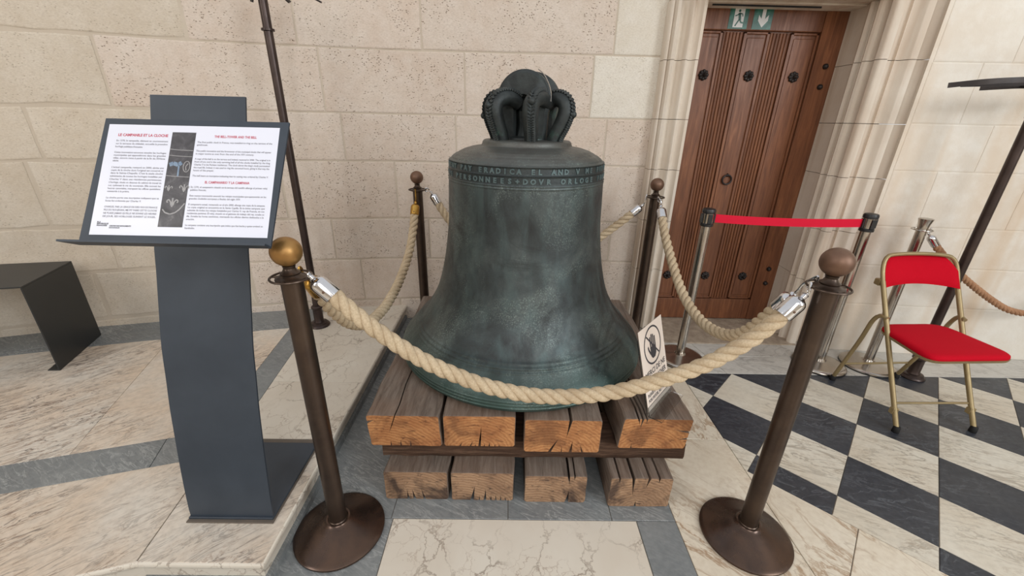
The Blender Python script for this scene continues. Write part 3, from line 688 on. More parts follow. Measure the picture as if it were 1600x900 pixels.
def crossbeam(label, y0, y1, x0, x1, seed):
    random.seed(seed); V = []; F = []; nx = 26
    for i in range(nx + 1):
        x = x0 + (x1 - x0) * i / nx; j = lambda a=.003: random.uniform(-a, a)
        sec = [(y0 + j(), .149 + j(.0015)), (y0 - .004 + j(), .165), (y0 + j(), .21), (y0 + .004 + j(), .221), (y1, .2215), (y1, .1475)]
        V += [(x, y, z) for y, z in sec]
    for i in range(nx):
        for k in range(6): F.append((i * 6 + k, i * 6 + (k + 1) % 6, (i + 1) * 6 + (k + 1) % 6, (i + 1) * 6 + k))
    n = len(V); F += [tuple(range(6))[::-1], tuple(range(n - 6, n))]
    cx, cy = (x0 + x1) / 2, (y0 + y1) / 2
    o = MB().add([(v[0] - cx, v[1] - cy, v[2] - .149) for v in V], F, [0] * (len(F) - 2) + [1, 1]).build('cross_beam', [M['beam_dark'], M['end_low']]); o.location = (cx, cy, .149)
    return tag(o, label, 'beam')
crossbeam('dark squared crosswise beam at the front, between the two beam layers', 1.262, 1.45, -.480, .722, 21)
crossbeam('dark crosswise beam deep under the bell at the back of the stack', 2.06, 2.25, -.47, .70, 22)
# ------------------------------------------------------------------ bell
BX, BY, BZ = .072, 1.80, .378
bell = thing('church_bell', 'large green-black bronze bell with raised inscription standing on stacked timber beams', 'bell', (BX, BY, BZ))
kn = [(.0, .548), (.012, .560), (.03, .566), (.048, .565), (.065, .5595), (.122, .511), (.182, .4590), (.242, .4190), (.302, .3900), (.382, .3670), (.462, .3505), (.542, .3390), (.622, .3310), (.702, .3285), (.792, .3250), (.866, .3190), (.882, .303), (.892, .285), (.904, .262), (.916, .222), (.922, .188), (.938, .181), (.942, .176)]
def pchip(kn, z):
    n = len(kn); h = [kn[i + 1][0] - kn[i][0] for i in range(n - 1)]; d = [(kn[i + 1][1] - kn[i][1]) / h[i] for i in range(n - 1)]
    m = [d[0]] + [0 if d[i - 1] * d[i] <= 0 else 2 / (1 / d[i - 1] + 1 / d[i]) for i in range(1, n - 1)] + [d[-1]]
    for i in range(n - 1):
        if z <= kn[i + 1][0] + 1e-9: break
    t = (z - kn[i][0]) / h[i]; a, b = kn[i][1], kn[i + 1][1]
    return (2 * t ** 3 - 3 * t * t + 1) * a + (t ** 3 - 2 * t * t + t) * h[i] * m[i] + (-2 * t ** 3 + 3 * t * t) * b + (t ** 3 - t * t) * h[i] * m[i + 1]
ridges = [(.026, .0028, .003), (.040, .0022, .003), (.052, .0016, .0025), (.150, .0045, .0055), (.163, .0030, .004), (.136, .0025, .0035), (.790, .0022, .003), (.800, .0030, .003), (.835, .0030, .0028), (.866, .0040, .0035), (.872, -.003, .003), (.888, .0018, .0022), (.897, .0014, .0015), (.905, .0016, .0018), (.914, .0012, .0014)]
prof = [(.30, .35), (.40, .12), (.50, .03), (.53, .001)]
zz = []; z = 0.0
while z < .942: zz.append(z); z += .0018 if (z > .78 or z < .075 or .12 < z < .18) else .006
zz.append(.942)
for z in zz:
    r = pchip(kn, z) + sum(a * math.exp(-((z - c) / w) ** 2) for c, a, w in ridges); prof.append((r, z))
prof += [(.172, .9435), (.12, .946), (.05, .948), (.001, .949)]
MB().lathe(prof, 224, cap=False).build('bell_body', M['bell'], bell)
def wrap_text(s, zc, size, rad, a0, a1, bold=.0012):
    n = len(s)
    for i, ch in enumerate(s):
        if ch == ' ': continue
        a = a0 + (a1 - a0) * i / (n - 1); v, f = text_geo(ch, size, .0020, bold, 'CENTER')
        V = []
        for x, y, z in v:
            t = a + x / rad; r = rad + z + .0006; V.append((r * math.sin(t), -r * math.cos(t), zc - size * .35 + y))
        MB().add(V, f).build('letter', M['letters'], bell)
R_ = .3215
wrap_text('NORMENT PAY ERADICA EL AND V ME FIT FERE', .851, .025, R_, -1.50, 1.50)
wrap_text('ET DE PERSONNEES+DOVR ORLOGE FERE LI', .818, .025, R_ + .002, -1.50, 1.50)
# crown: six canons round a double arched loop
CAN = (((-.098, -.085), (-.130, -.108), (-.040, -.045)), ((.010, -.135), (.002, -.170), (.076, -.055)), ((.098, -.085), (.142, -.090), (.080, -.030)),
       ((.105, .085), (.135, .105), (.045, .045)), ((-.004, .130), (.002, .165), (-.060, .055)), ((-.112, .030), (-.150, .020), (-.085, .010)))
for k, (fo, el, ro_) in enumerate(CAN):
    d = Vector((el[0], el[1], 0)).normalized(); fo = Vector((*fo, 0)); el = Vector((*el, 0)); ro_ = Vector((*ro_, 0)); zu = lambda q: Vector((0, 0, q))
    pts = crom([ro_ + zu(1.078), ro_.lerp(el, .45) + zu(1.096), ro_.lerp(el, .88) + zu(1.084), el + zu(1.052), el.lerp(fo, .30) + zu(1.010), el.lerp(fo, .75) + zu(.970), fo + zu(.940)], .008)
    cn = MB().tube(pts, .025, 12, radii=[.025 + .005 * math.sin(PI * i / (len(pts) - 1)) for i in range(len(pts))], up=(0, 0, 1)).build('canon', M['crown'], bell)
    br = MB()
    Tn = [(pts[min(i + 1, len(pts) - 1)] - pts[max(i - 1, 0)]).normalized() for i in range(len(pts))]
    side = Vector((-d.y, d.x, 0))
    for i in range(1, len(pts) - 1, 1):
        o = side.cross(Tn[i]).normalized(); o = o if (o.dot(d) + o.z * .8) > 0 else -o
        for sg in (-1, 1):
            c = pts[i] + o * .027 + side * sg * .009
            br.tube([c - Tn[i] * .005 + side * sg * .004, c + o * .004, c + Tn[i] * .005 - side * sg * .006], .0058, 6)
    j = int(len(pts) * .50); o = side.cross(Tn[j]).normalized(); o = o if (o.dot(d) + o.z * .8) > 0 else -o
    br.sphere(tuple(pts[j] + o * .033), .013, 10, 6)
    br.build('braid', M['crown'], cn)['kind'] = 'stuff'
def loop(yc, cx, th, ro, ri, zt, leg):
    pts = []; n = 28; zc = zt - ro
    outer = [(cx + ro * math.cos(t), zc + ro * math.sin(t)) for t in [PI * i / n for i in range(n + 1)]]
    inner = [(cx + ri * math.cos(t), zc - .028 + ri * 1.35 * math.sin(t)) for t in [PI - PI * i / n for i in range(n + 1)]]
    V = []; F = []
    out = [(cx + ro * .86, leg)] + [(cx + ro * .9, zc - .05)] + outer + [(cx - ro * .9, zc - .05), (cx - ro * .86, leg)]
    inn = [(cx + ri, leg), (cx + ri, zc - .05)] + inner[::-1] + [(cx - ri, zc - .05), (cx - ri, leg)]
    N = len(out); prf = [(0, .012), (.012, 0), (th - .012, 0), (th, .012)]
    rings = []
    for (dy, sh) in prf:
        rings.append([(x - (x - cx) * sh / ro, yc - th / 2 + dy, z - (sh if z > zc else 0)) for x, z in out])
    for (dy, sh) in prf[::-1]:
        rings.append([(x + (x - cx) * sh * .5 / ri, yc - th / 2 + dy, z + (sh * .5 if z > zc else 0)) for x, z in inn])
    for r in rings: V += r
    R2 = len(rings)
    for i in range(R2):
        j = (i + 1) % R2
        for k in range(N - 1): F.append((i * N + k, i * N + k + 1, j * N + k + 1, j * N + k))
    m = MB().add(V, F, 0, True)
    ca, sa = math.cos(-.28), math.sin(-.28)
    m.v = [(x * ca - y * sa, x * sa + y * ca, z) for x, y, z in m.v]; return m
loop(-.036, -.006, .054, .108, .032, 1.198, .94).build('crown_loop', M['crown'], bell)
loop(.040, .014, .058, .106, .032, 1.196, .94).build('crown_loop', M['crown'], bell)
MB().lathe([(.06, .94), (.052, .97), (.045, 1.0), (.05, 1.05), (.03, 1.075)], 8, (0, 0, 0), 0).lathe([(.105, .94), (.10, .952), (.07, .958), (.0, .96)], 24, (0, 0, 0)).build('crown_post', M['crown'], bell)
MB().tube(crom([(.030, -.075, 1.196), (.052, -.080, 1.178), (.072, -.085, 1.145), (.082, -.090, 1.112), (.082, -.098, 1.085)], .006), .0018, 6).build('wire', M['steel'], bell)
# ------------------------------------------------------------------ rope posts
def rope_post(label, x, y, ball_mat, ballr=.0405, dz=0):
    t = thing('rope_post', label, 'post', (x, y, 0), 0, 'bronze rope posts round the bell')
    MB().lathe([(.150, .0), (.155, .003), (.155, .010), (.150, .014), (.142, .017), (.12, .026), (.09, .040), (.066, .052), (.052, .060), (.044, .063), (.040, .068), (.034, .068)], 64, cap=False).build('base', M['bronze_base'], t)
    MB().lathe([(.0335, .058), (.0335, .066), (.0300, .07), (.0292, .97), (.0292, .985)], 32).build('tube', M['bronze'], t)
    MB().lathe([(.040, .980), (.041, .984), (.040, .988), (.030, .990), (.024, .996), (.026, 1.001), (.019, 1.006), (.015, 1.014), (.017, 1.022)], 32).build('collar', M['bronze'], t)
    m = MB().torus((0, 0, .988), .0525, .0032, 44, 8)
    m.box((0, 0, .987), (.104, .010, .003)).box((0, 0, .987), (.010, .104, .003)); m.build('rope_ring', M['bronze'], t)
    MB().sphere((0, 0, 1.060 + dz), ballr, 32, 20, .98).build('ball', ball_mat, t); return t
FL, FR, BL, BR = (-.590, 1.05), (.893, 1.05), (-.557, 2.55), (.874, 2.462)
rope_post('front left rope post with a shiny golden ball, beside the info stand', *FL, M['ball_gold'])
rope_post('front right rope post with a dull brown ball, on the cream floor', *FR, M['ball_brown'])
rope_post('rear left rope post against the wall, behind the beam stack', *BL, M['ball_brown'], .039)
rope_post('rear right rope post beside the moulded door frame', *BR, M['ball_brown'], .039)
# ------------------------------------------------------------------ ropes
def rope(label, pts, posts, mats, m_rope, R=.0235, fuzz=0, group='twisted ropes round the bell', pitch=.118):
    mid = pts[len(pts) // 2]; t = thing('barrier_rope', label, 'rope', tuple(mid), 0, group)
    P = crom(pts, .007); n = len(P); T = []
    for i in range(n): T.append((P[min(i + 1, n - 1)] - P[max(i - 1, 0)]).normalized())
    N = Vector((0, 0, 1)); N = (N - T[0] * N.dot(T[0])).normalized(); fr = []; s = 0
    for i in range(n):
        N = (N - T[i] * N.dot(T[i])).normalized(); fr.append((N.copy(), T[i].cross(N), s)); s += (P[min(i + 1, n - 1)] - P[i]).length
    for k in range(3):
        c = []
        for i in range(n):
            a = 2 * PI * (fr[i][2] / pitch + k / 3); c.append(P[i] + (fr[i][0] * math.cos(a) + fr[i][1] * math.sin(a)) * R * .50)
        MB().tube(c, R * .56, 10).build('strand', m_rope, t, True)
    if fuzz:
        random.seed(5); m = MB()
        for _ in range(fuzz):
            i = random.randrange(4, n - 4); a = random.uniform(0, 2 * PI); o = fr[i][0] * math.cos(a) + fr[i][1] * math.sin(a); c = P[i] + o * R * .93
            e = c + o * random.uniform(.002, .007) + T[i] * random.uniform(-.007, .007)
            w = T[i].cross(o) * .0005; m.add([c - w, c + w, e], [(0, 1, 2)])
        f = m.build('stray_fibres', m_rope, t, True); f['kind'] = 'stuff'
    for end, post, mt in ((0, posts[0], mats[0]), (-1, posts[1], mats[1])):
        if post is None: continue
        e = P[end]; d = (T[0] * -1 if end == 0 else T[-1]).normalized()
        A = align_z(d); r = R
        cl = MB().lathe([(r * 1.0, -.022), (r * 1.12, -.020), (r * 1.12, .026), (r * 1.05, .034), (r * .8, .041), (r * .5, .045), (r * .34, .048), (r * .34, .058), (r * .44, .060), (r * .2, .064)], 24, tuple(e), 0, A).build('end_clamp', mt, t, True)
        h0 = e + d * .060; h1 = Vector(post); dd = h1 - h0
        mid_ = h0 + dd * .5 + Vector((0, 0, .012)); sd = dd.cross(Vector((0, 0, 1))); sd = sd.normalized() if sd.length > 1e-4 else Vector((1, 0, 0))
        hk = MB().tube(crom([h0, h0 + dd * .35 + sd * .007, mid_ + sd * .004, h1 + Vector((0, 0, .010)), h1 + dd.normalized() * .010, h1 + Vector((0, 0, -.010)), h1 - dd * .35 - Vector((0, 0, .006))], .004), .0036, 8)
        hk.build('hook', mt, t, True)
        MB().sphere(tuple(e + Vector((0, -1, .2)).normalized() * r * 1.1), .004, 8, 6).build('rivet', M['ball_brown'], t, True)
    return t
def ringpt(p, q, r=.0525):
    d = Vector((q[0] - p[0], q[1] - p[1])).normalized(); return (p[0] + d.x * r, p[1] + d.y * r, .988)
fp = [(-.497, 1.05, .949), (-.455, 1.05, .905), (-.421, 1.05, .870), (-.336, 1.05, .795), (-.246, 1.05, .729), (-.15, 1.05, .678), (-.052, 1.05, .638), (.082, 1.05, .608), (.216, 1.05, .606), (.348, 1.05, .627), (.475, 1.05, .671), (.598, 1.05, .728), (.697, 1.05, .800), (.765, 1.05, .870), (.800, 1.05, .915)]
rope('thick natural rope sagging across the front of the bell', fp, (ringpt(FL, FR), ringpt(FR, FL)), (M['chrome'], M['chrome']), M['rope'], fuzz=700)
lp = [(-.588, 1.172, .905), (-.587, 1.20, .865), (-.586, 1.257, .79), (-.585, 1.374, .681), (-.585, 1.54, .593), (-.584, 1.70, .560), (-.582, 1.845, .553), (-.58, 2.059, .578), (-.575, 2.281, .655), (-.57, 2.41, .765), (-.564, 2.468, .870)]
rope('natural rope on the left side, with brass end clamps', lp, (ringpt(FL, BL), ringpt(BL, FL)), (M['brass'], M['brass']), M['rope'], fuzz=120)
rp = [(.890, 1.20, .868), (.890, 1.25, .800), (.89, 1.31, .722), (.889, 1.38, .655), (.888, 1.47, .607), (.887, 1.58, .577), (.886, 1.694, .570), (.885, 1.836, .590), (.883, 1.965, .642), (.882, 2.127, .739), (.880, 2.241, .825), (.878, 2.320, .910)]
rope('natural rope on the right side, hanging low in front of the door', rp, (ringpt(FR, BR), ringpt(BR, FR)), (M['chrome'], M['chrome']), M['rope'], fuzz=120)
bp = [(-.445, 2.545, .925), (-.40, 2.54, .85), (-.3, 2.53, .72), (-.15, 2.52, .60), (.05, 2.51, .53), (.2, 2.50, .52), (.37, 2.49, .58), (.50, 2.485, .665), (.60, 2.48, .75), (.69, 2.47, .83), (.765, 2.465, .90)]
rope('natural rope mostly hidden behind the bell, along the wall', bp, (ringpt(BL, BR), ringpt(BR, BL)), (M['chrome'], M['chrome']), M['rope'])
# ------------------------------------------------------------------ belt barrier posts
def belt_post(label, x, y, h=.965, rz=0):
    t = thing('belt_post', label, 'post', (x, y, 0), rz, 'steel belt barrier posts')
    MB().lathe([(.143, 0), (.146, .004), (.146, .012), (.141, .018), (.12, .024), (.06, .030), (.035, .036), (.03, .05), (.001, .05)], 56, cap=False).build('base', M['steel'], t)
    MB().lathe([(.1468, .0005), (.1475, .003), (.1468, .006), (.1, .0055)], 56, cap=False).build('rubber_edge', M['black_plastic'], t)
    MB().lathe([(.0255, .03), (.0255, h - .09)], 28).build('tube', M['steel'], t)
    MB().lathe([(.030, h - .082), (.0305, h - .03), (.030, h - .025)], 28).build('sleeve', M['steel'], t)
    hd = MB().lathe([(.033, h - .098), (.035, h - .096), (.035, h - .084), (.031, h - .080)], 28).lathe([(.031, h - .027), (.035, h - .025), (.036, h - .010), (.032, h - .002), (.026, h), (.001, h + .001)], 28)
    for a in (0, PI / 2, PI, -PI / 2): hd.box((.0335 * math.cos(a), .0335 * math.sin(a), h - .055), (.008, .022, .052), a, 0, .002)
    hd.build('belt_head', M['black_plastic'], t); return t
PA, PB = (1.116, 2.265), (1.985, 2.215)
ang = math.atan2(PB[1] - PA[1], PB[0] - PA[0])
belt_post('steel post with black head holding the left end of the red belt', *PA, rz=ang)
b2 = belt_post('steel post receiving the right end of the red belt', *PB, rz=ang)
d = Vector((math.cos(ang), math.sin(ang))); nrm = Vector((-d.y, d.x))
bt = MB(); V = []; F = []; n = 24
A = Vector(PA) + d * .038; B = Vector(PB) - d * .038
for i in range(n + 1):
    t_ = i / n; p = A.lerp(B, t_); sag = -.010 * 4 * t_ * (1 - t_)
    for o in (-.0008, .0008):
        for zz_ in (.888, .934): V.append((p.x + nrm.x * o, p.y + nrm.y * o, zz_ + sag))
for i in range(n):
    a = i * 4; b = a + 4; F += [(a, b, b + 1, a + 1), (a + 2, a + 3, b + 3, b + 2), (a + 1, b + 1, b + 3, a + 3), (a, a + 2, b + 2, b)]
F += [(0, 1, 3, 2), (n * 4, n * 4 + 2, n * 4 + 3, n * 4 + 1)]
mx = (A + B) / 2; bo = MB().add([(v[0] - mx.x, v[1] - mx.y, v[2] - .9) for v in V], F).build('barrier_belt', M['belt']); bo.location = (mx.x, mx.y, .9)
tag(bo, 'bright red webbing belt stretched between two steel posts before the door', 'belt')
# ------------------------------------------------------------------ steel rope posts with brown rope
def steel_post(label, x, y):
    t = thing('rope_post', label, 'post', (x, y, 0), 0, 'polished steel rope posts')
    MB().lathe([(.143, 0), (.146, .004), (.146, .013), (.141, .018), (.12, .024), (.06, .030), (.035, .038), (.03, .05), (.001, .05)], 56, cap=False).build('base', M['steel'], t)
    MB().lathe([(.1468, .0005), (.1475, .003), (.1468, .006), (.1, .0055)], 56, cap=False).build('rubber_edge', M['black_plastic'], t)
    MB().lathe([(.0245, .03), (.0245, .88), (.0245, .885), (.024, .89), (.027, .915), (.033, .938), (.034, .942), (.030, .944), (.001, .945)], 32, cap=False).build('tube', M['steel'], t)
    MB().torus((0, 0, .882), .046, .003, 40, 8).lathe([(.024, .878), (.034, .880), (.034, .884), (.024, .886)], 28, cap=False).box((0, 0, .882), (.09, .008, .003)).build('rope_ring', M['steel'], t); return t
SA, SB = (2.295, 2.215), (3.62, 2.10)
steel_post('polished steel post with flared top, holding the brown rope behind the chair', *SA)
steel_post('polished steel post at far right, only its base edge in view', *SB)
rope('thin brown twisted rope hanging from the flared steel post', [(2.385, 2.21, .812), (2.42, 2.205, .775), (2.54, 2.2, .675), (2.668, 2.195, .585), (2.867, 2.19, .467), (3.0, 2.185, .41), (3.14, 2.18, .40), (3.30, 2.16, .47), (3.42, 2.14, .60), (3.50, 2.12, .74), (3.53, 2.115, .81)],
     ((2.341, 2.213, .882), (3.574, 2.105, .882)), (M['chrome'], M['chrome']), M['rope_brown'], .0185, group='brown rope barrier', pitch=.085)
# ------------------------------------------------------------------ tall poles with iron racks
def pole(label, x, y, z0, h, top, grp):
    t = thing('tall_pole', label, 'pole', (x, y, z0), 0, grp)
    MB().lathe([(.062, 0), (.064, .006), (.060, .014), (.052, .018), (.050, .026), (.040, .030)], 36).build('foot', M['pole'], t)
    MB().lathe([(.034, .026), (.033, .034), (.029, .04), (.029, .12), (.031, .125), (.035, .128), (.035, .138), (.031, .142), (.024, .146)], 28).build('sleeve', M['pole'], t)
    MB().lathe([(.0215, .14), (.0215, h)], 24).build('tube', M['pole'], t)
    if top == 'tall':
        MB().lathe([(.022, 1.672), (.031, 1.674), (.031, 1.684), (.022, 1.686)], 24).build('collar', M['pole'], t)
    else:
        MB().lathe([(.0215, h - .01), (.026, h), (.026, h + .006), (.018, h + .01), (.012, h + .10), (.012, h + .16)], 24).build('neck', M['pole'], t)
    return t
p1 = pole('tall dark bronze pole standing on the raised platform by the wall', -1.232, 2.422, .11, 1.90, 'tall', 'tall iron rack poles')
p2 = pole('tall slanting-looking dark pole behind the red chair', 2.477, 2.097, 0, 1.46, 'short', 'tall iron rack poles')
for k, (dx, dl) in enumerate(((-.04, .02), (.145, .03), (.30, .03))):
    a = MB(); pts = crom([(0, 0, 1.885), (dx * .5, -.03 - .02 * k, 1.86), (dx, -.03, 1.79 + .003 * k)], .01)
    a.tube(pts, .01, up=(0, 0, 1), prof=[(.35, -1.3), (.35, 1.3), (-.35, 1.3), (-.35, -1.3)]).build('rack_arm', M['iron'], p1)
def flat_arc(pts, w=.022, th=.004): return MB().tube(crom(pts, .015), 1.0, up=(0, 0, 1), prof=[(w / 2, -th / 2), (w / 2, th / 2), (-w / 2, th / 2), (-w / 2, -th / 2)])
h = 1.60
flat_arc([(-.44, .02, h - .012), (-.32, -.04, h + .003), (-.15, -.07, h + .013), (.0, -.07, h + .02), (.2, -.05, h + .02), (.40, .03, h + .02)]).build('rack_band', M['iron'], p2)
flat_arc([(-.30, .10, h + .0), (-.15, .05, h + .004), (.0, .03, h + .01), (.2, .05, h + .01)]).build('rack_band', M['iron'], p2)
flat_arc([(-.16, .14, h - .01), (0, .10, h - .0), (.2, .12, h)]).build('rack_band', M['iron'], p2)
MB().box((0, .03, h - .002), (.02, .24, .006)).build('rack_bracket', M['iron'], p2)
# ------------------------------------------------------------------ info stand
st = thing('info_stand', 'blue-grey steel stand with curved column and tilted tray on the platform', 'stand', (-.925, 1.18, PH))
MB().box((-.925, 1.182, PH + .003), (.292, .392, .006), 0, 0, .001).build('base_edge', M['plate_edge'], st, True)
MB().box((-.925, 1.172, PH + .0105), (.284, .352, .009), 0, 0, .0015).build('base_plate', M['slate_steel'], st, True)
cp = [(1.003, .120), (1.006, .16), (1.018, .25), (1.034, .35), (1.048, .43), (1.066, .53), (1.086, .62), (1.107, .72), (1.130, .80), (1.148, .86), (1.175, .95), (1.196, 1.025), (1.235, 1.13), (1.280, 1.26), (1.318, 1.37), (1.343, 1.443)]
P = crom([(0, y, z) for y, z in cp], .03); V = []; F = []
for i, p in enumerate(P):
    a = P[max(i - 1, 0)]; b = P[min(i + 1, len(P) - 1)]; t_ = (b - a).normalized(); nn = Vector((0, t_.z, -t_.y)) * .006
    for xx in (-1.065, -.785):
        V += [(xx, p.y, p.z), (xx, p.y + nn.y, p.z + nn.z)]
for i in range(len(P) - 1):
    a = i * 4; b = a + 4; F += [(a, a + 2, b + 2, b), (a + 1, b + 1, b + 3, a + 3), (a, b, b + 1, a + 1), (a + 2, a + 3, b + 3, b + 2)]
F += [(0, 1, 3, 2), (len(V) - 4, len(V) - 2, len(V) - 1, len(V) - 3)]
MB().add(V, F, 0, True).build('column', M['slate_steel'], st, True)
# tray plane: u to the right, v up the slope, w out of the sheet
TO = Vector((-.994, .952, 1.125)); TU = Vector((1, 0, 0)); TV = Vector((0, .148, .2400)).normalized(); TW = TU.cross(TV)
if TW.y > 0: TW = -TW
def tp(u, v, w=0): return TO + TU * u + TV * v + TW * w
def tray_box(u0, u1, v0, v1, w0, w1):
    vs = [tp(u, v, w) for w in (w0, w1) for u, v in ((u0, v0), (u1, v0), (u1, v1), (u0, v1))]
    return vs, [(0, 3, 2, 1), (4, 5, 6, 7), (0, 1, 5, 4), (1, 2, 6, 5), (2, 3, 7, 6), (3, 0, 4, 7)]
_tq = ((-.022, -.020), (.430, -.020), (.441, .300), (-.013, .300))
tr = MB().add([tp(u, v, w) for w in (-.007, -.002) for u, v in _tq], [(0, 3, 2, 1), (4, 5, 6, 7), (0, 1, 5, 4), (1, 2, 6, 5), (2, 3, 7, 6), (3, 0, 4, 7)])
tr.build('tray', M['slate_steel'], st, True)
_lp = ((-.022, -.006), (.430, -.006), (.430, .022), (-.044, .026))
MB().add([tp(u, v, w) for v in (-.025, -.020) for u, w in _lp], [(0, 3, 2, 1), (4, 5, 6, 7), (0, 1, 5, 4), (1, 2, 6, 5), (2, 3, 7, 6), (3, 0, 4, 7)]).build('tray_lip', M['slate_steel'], st, True)
MB().add(*tray_box(.08, .36, .12, .2, -.032, -.007)).build('bracket', M['slate_steel'], st, True)
sh = thing('info_sheet', 'laminated white sheet about the bell tower lying in the tray', 'sheet', tuple(tp(.21, .14)))
MB().add(*tray_box(0, .42, .0, .284, -.0018, -.0010)).build('sheet', M['paper'], sh, True)
SHH = .284
def print_lines(lines, u0, size, mat, name, width=None, w=.0002, bold=0, align='LEFT'):
    m = MB()
    for v_, s in lines:
        vs, fs = text_geo(s, size, 0, bold, align)
        if not vs: continue
        xs = [a[0] for a in vs]; wd = max(xs) - min(xs); k = 1.0
        if width and wd > 0 and (wd > width * .8): k = width / wd
        m.add([tp(u0 + a[0] * k, SHH - v_ + a[1], w - .001) for a in vs], fs)
    return m.build(name, mat, sh, True)
FRT = [(.045, 'En 1370, le campanile, élément en couronnement'), (.053, 'sur la terrasse du châtelet, accueille la première'), (.061, 'horloge publique française.'),
       (.076, 'Cette innovation annonce ensuite les horloges'), (.0835, 'municipales qui apparaîtront dans les grandes'), (.091, 'villes, encore rares à partir de la fin du XIVème'), (.098, 'siècle.'),
       (.115, "L'actuel campanile, restauré en 2000, abrite une"), (.1225, "copie de la cloche dont l'original est conservé ici"), (.130, "dans la Sainte-Chapelle. C'est la seule cloche"), (.138, 'subsistante de toutes les horloges installées par'), (.146, 'Charles V dans ses résidences parisiennes.'), (.154, "L'horloge, située en dessous du cabinet de travail du"), (.162, 'roi, rythmait la vie du souverain. Elle sonnait les'), (.1695, 'heures canoniales, marquant les offices quotidiens'), (.177, 'consacrés à la prière.'),
       (.193, 'La cloche porte une inscription indiquant que sa'), (.201, 'fonte fut ordonnée par Charles V.'),
       (.216, 'CHARLES, PAR LA GRACE DE DIEU ROI DE FRANCE'), (.224, 'FILS DU ROI JEHAN, ME FIT FAIRE CETTE CLOCHE'), (.232, "NE PLAISE JAMAIS QU'ELLE NE SONNE LES HEURES"), (.240, 'DE JOUR, SES HORLOGES SUIVENT LE SOLEIL.')]
print_lines([(.031, 'LE CAMPANILE ET LA CLOCHE')], .026, .0095, M['ink_red'], 'title', .122, bold=.0004)
print_lines(FRT, .024, .0062, M['ink'], 'text_block', .126, bold=.0001)
print_lines([(.030, 'THE BELL-TOWER AND THE BELL')], .262, .0085, M['ink_red'], 'title', .104, bold=.0003)
ENT = [(.045, 'The first public clock in France, was installed to ring on the terrace of the'), (.052, 'gatehouse.'), (.068, 'This public innovation and the forerunner of the municipal clocks that will appear'), (.0755, 'in major towns as ever from the end of the XIV century.'),
       (.089, 'A copy of the bell is on the terrace and indeed, restored in 2000. The original is in'), (.0965, 'front of you and is the only surviving bell of all the clocks installed by the king'), (.104, "Charles V in his Parisian residences. The clock above the king's study punctuated"), (.1115, 'the royal life. Indeed, it was used to ring the canonical hours, giving in that way the'), (.119, 'hours of the prayer.'), (.133, 'The bell bears an inscription indicating that its casting was ordered by Charles V.')]
print_lines(ENT, .222, .0062, M['ink'], 'text_block', .184, bold=.0001)
print_lines([(.150, 'EL CAMPANARIO Y LA CAMPANA')], .254, .0085, M['ink_red'], 'title', .108, bold=.0003)
EST = [(.162, 'En 1370, el campanario situado en la terraza del castillo alberga el primer reloj'), (.1695, 'público francés.'), (.184, 'Este cuerpo innovación anunció los relojes municipales que aparecerán en las'), (.1915, 'grandes ciudades europeas a finales del siglo XIV.'),
       (.206, 'El campanario actual, restaurado en el año 2000, alberga una copia de la campana.'), (.2135, 'La copia original se encuentra en la Santa Capilla. Es la única campana que'), (.221, 'subsiste de todos los relojes instalados por Carlos V, rey de Francia, en sus'), (.2285, 'residencias parisinas. El reloj, situado en el gabinete de trabajo del rey, tocaba su'), (.236, 'día. Sonaba las horas canónicas, marcando los oficios diarios dedicados a la'), (.2435, 'oración.'), (.258, 'La campana contiene una inscripción que indica que fue hecha y quien ordenó su'), (.2655, 'fundición.')]
print_lines(EST, .222, .0062, M['ink'], 'text_block', .184, bold=.0001)
print_lines([(.258, 'RÉPUBLIQUE'), (.2625, 'FRANÇAISE'), (.254, 'M A')], .014, .0048, M['ink_dark'], 'logo_text', None, bold=.0002)
print_lines([(.263, 'CENTRE DES MONUMENTS'), (.2675, 'NATIONAUX')], .044, .0042, M['ink_dark'], 'logo_text', None, bold=.0002)
pp = MB().add(*tray_box(.158, .216, .022, .266, -.0010, -.0006)).build('photo_strip', M['photo_print'], sh, True)
ph = MB()
def line_on_sheet(m, pts, wdt, w=-.0003):
    for a, b in zip(pts, pts[1:]):
        dx, dy = b[0] - a[0], b[1] - a[1]; l = math.hypot(dx, dy) or 1; nx, ny = -dy / l * wdt / 2, dx / l * wdt / 2
        m.add([tp(a[0] + nx, a[1] + ny, w), tp(a[0] - nx, a[1] - ny, w), tp(b[0] - nx, b[1] - ny, w), tp(b[0] + nx, b[1] + ny, w)], [(0, 1, 2, 3)])
for vv in (.219, .203, .150): line_on_sheet(ph, [(.159, vv + .002), (.180, vv), (.215, vv - .001)], .0016)
line_on_sheet(ph, [(.163, .066), (.170, .058), (.182, .054), (.194, .058), (.203, .066), (.214, .082)], .003)
def lily(m, u, v, s):
    line_on_sheet(m, [(u, v - s), (u, v + s * .9)], s * .34)
    for q in (-1, 1): line_on_sheet(m, [(u + q * s * .2, v - s * .7), (u + q * s * .35, v + s * .1), (u + q * s * .8, v + s * .6), (u + q * s * 1.15, v + s * .25), (u + q * s * .95, v - s * .1)], s * .26)
lily(ph, .184, .084, .012); lily(ph, .207, .121, .010); lily(ph, .170, .120, .008)
line_on_sheet(ph, [(.205 + .008 * math.cos(t), .176 + .014 * math.sin(t)) for t in [2 * PI * i / 16 for i in range(17)]], .002)
line_on_sheet(ph, [(.205, .166), (.203, .176), (.208, .184)], .002)
ph.build('photo_relief', M['photo_pale'], sh, True)
p3 = MB(); line_on_sheet(p3, [(.163, .180), (.172, .184), (.184, .180), (.192, .186)], .010, -.0004); line_on_sheet(p3, [(.186, .180), (.187, .150)], .004, -.0004); p3.build('photo_horse', M['photo_blue'], sh, True)
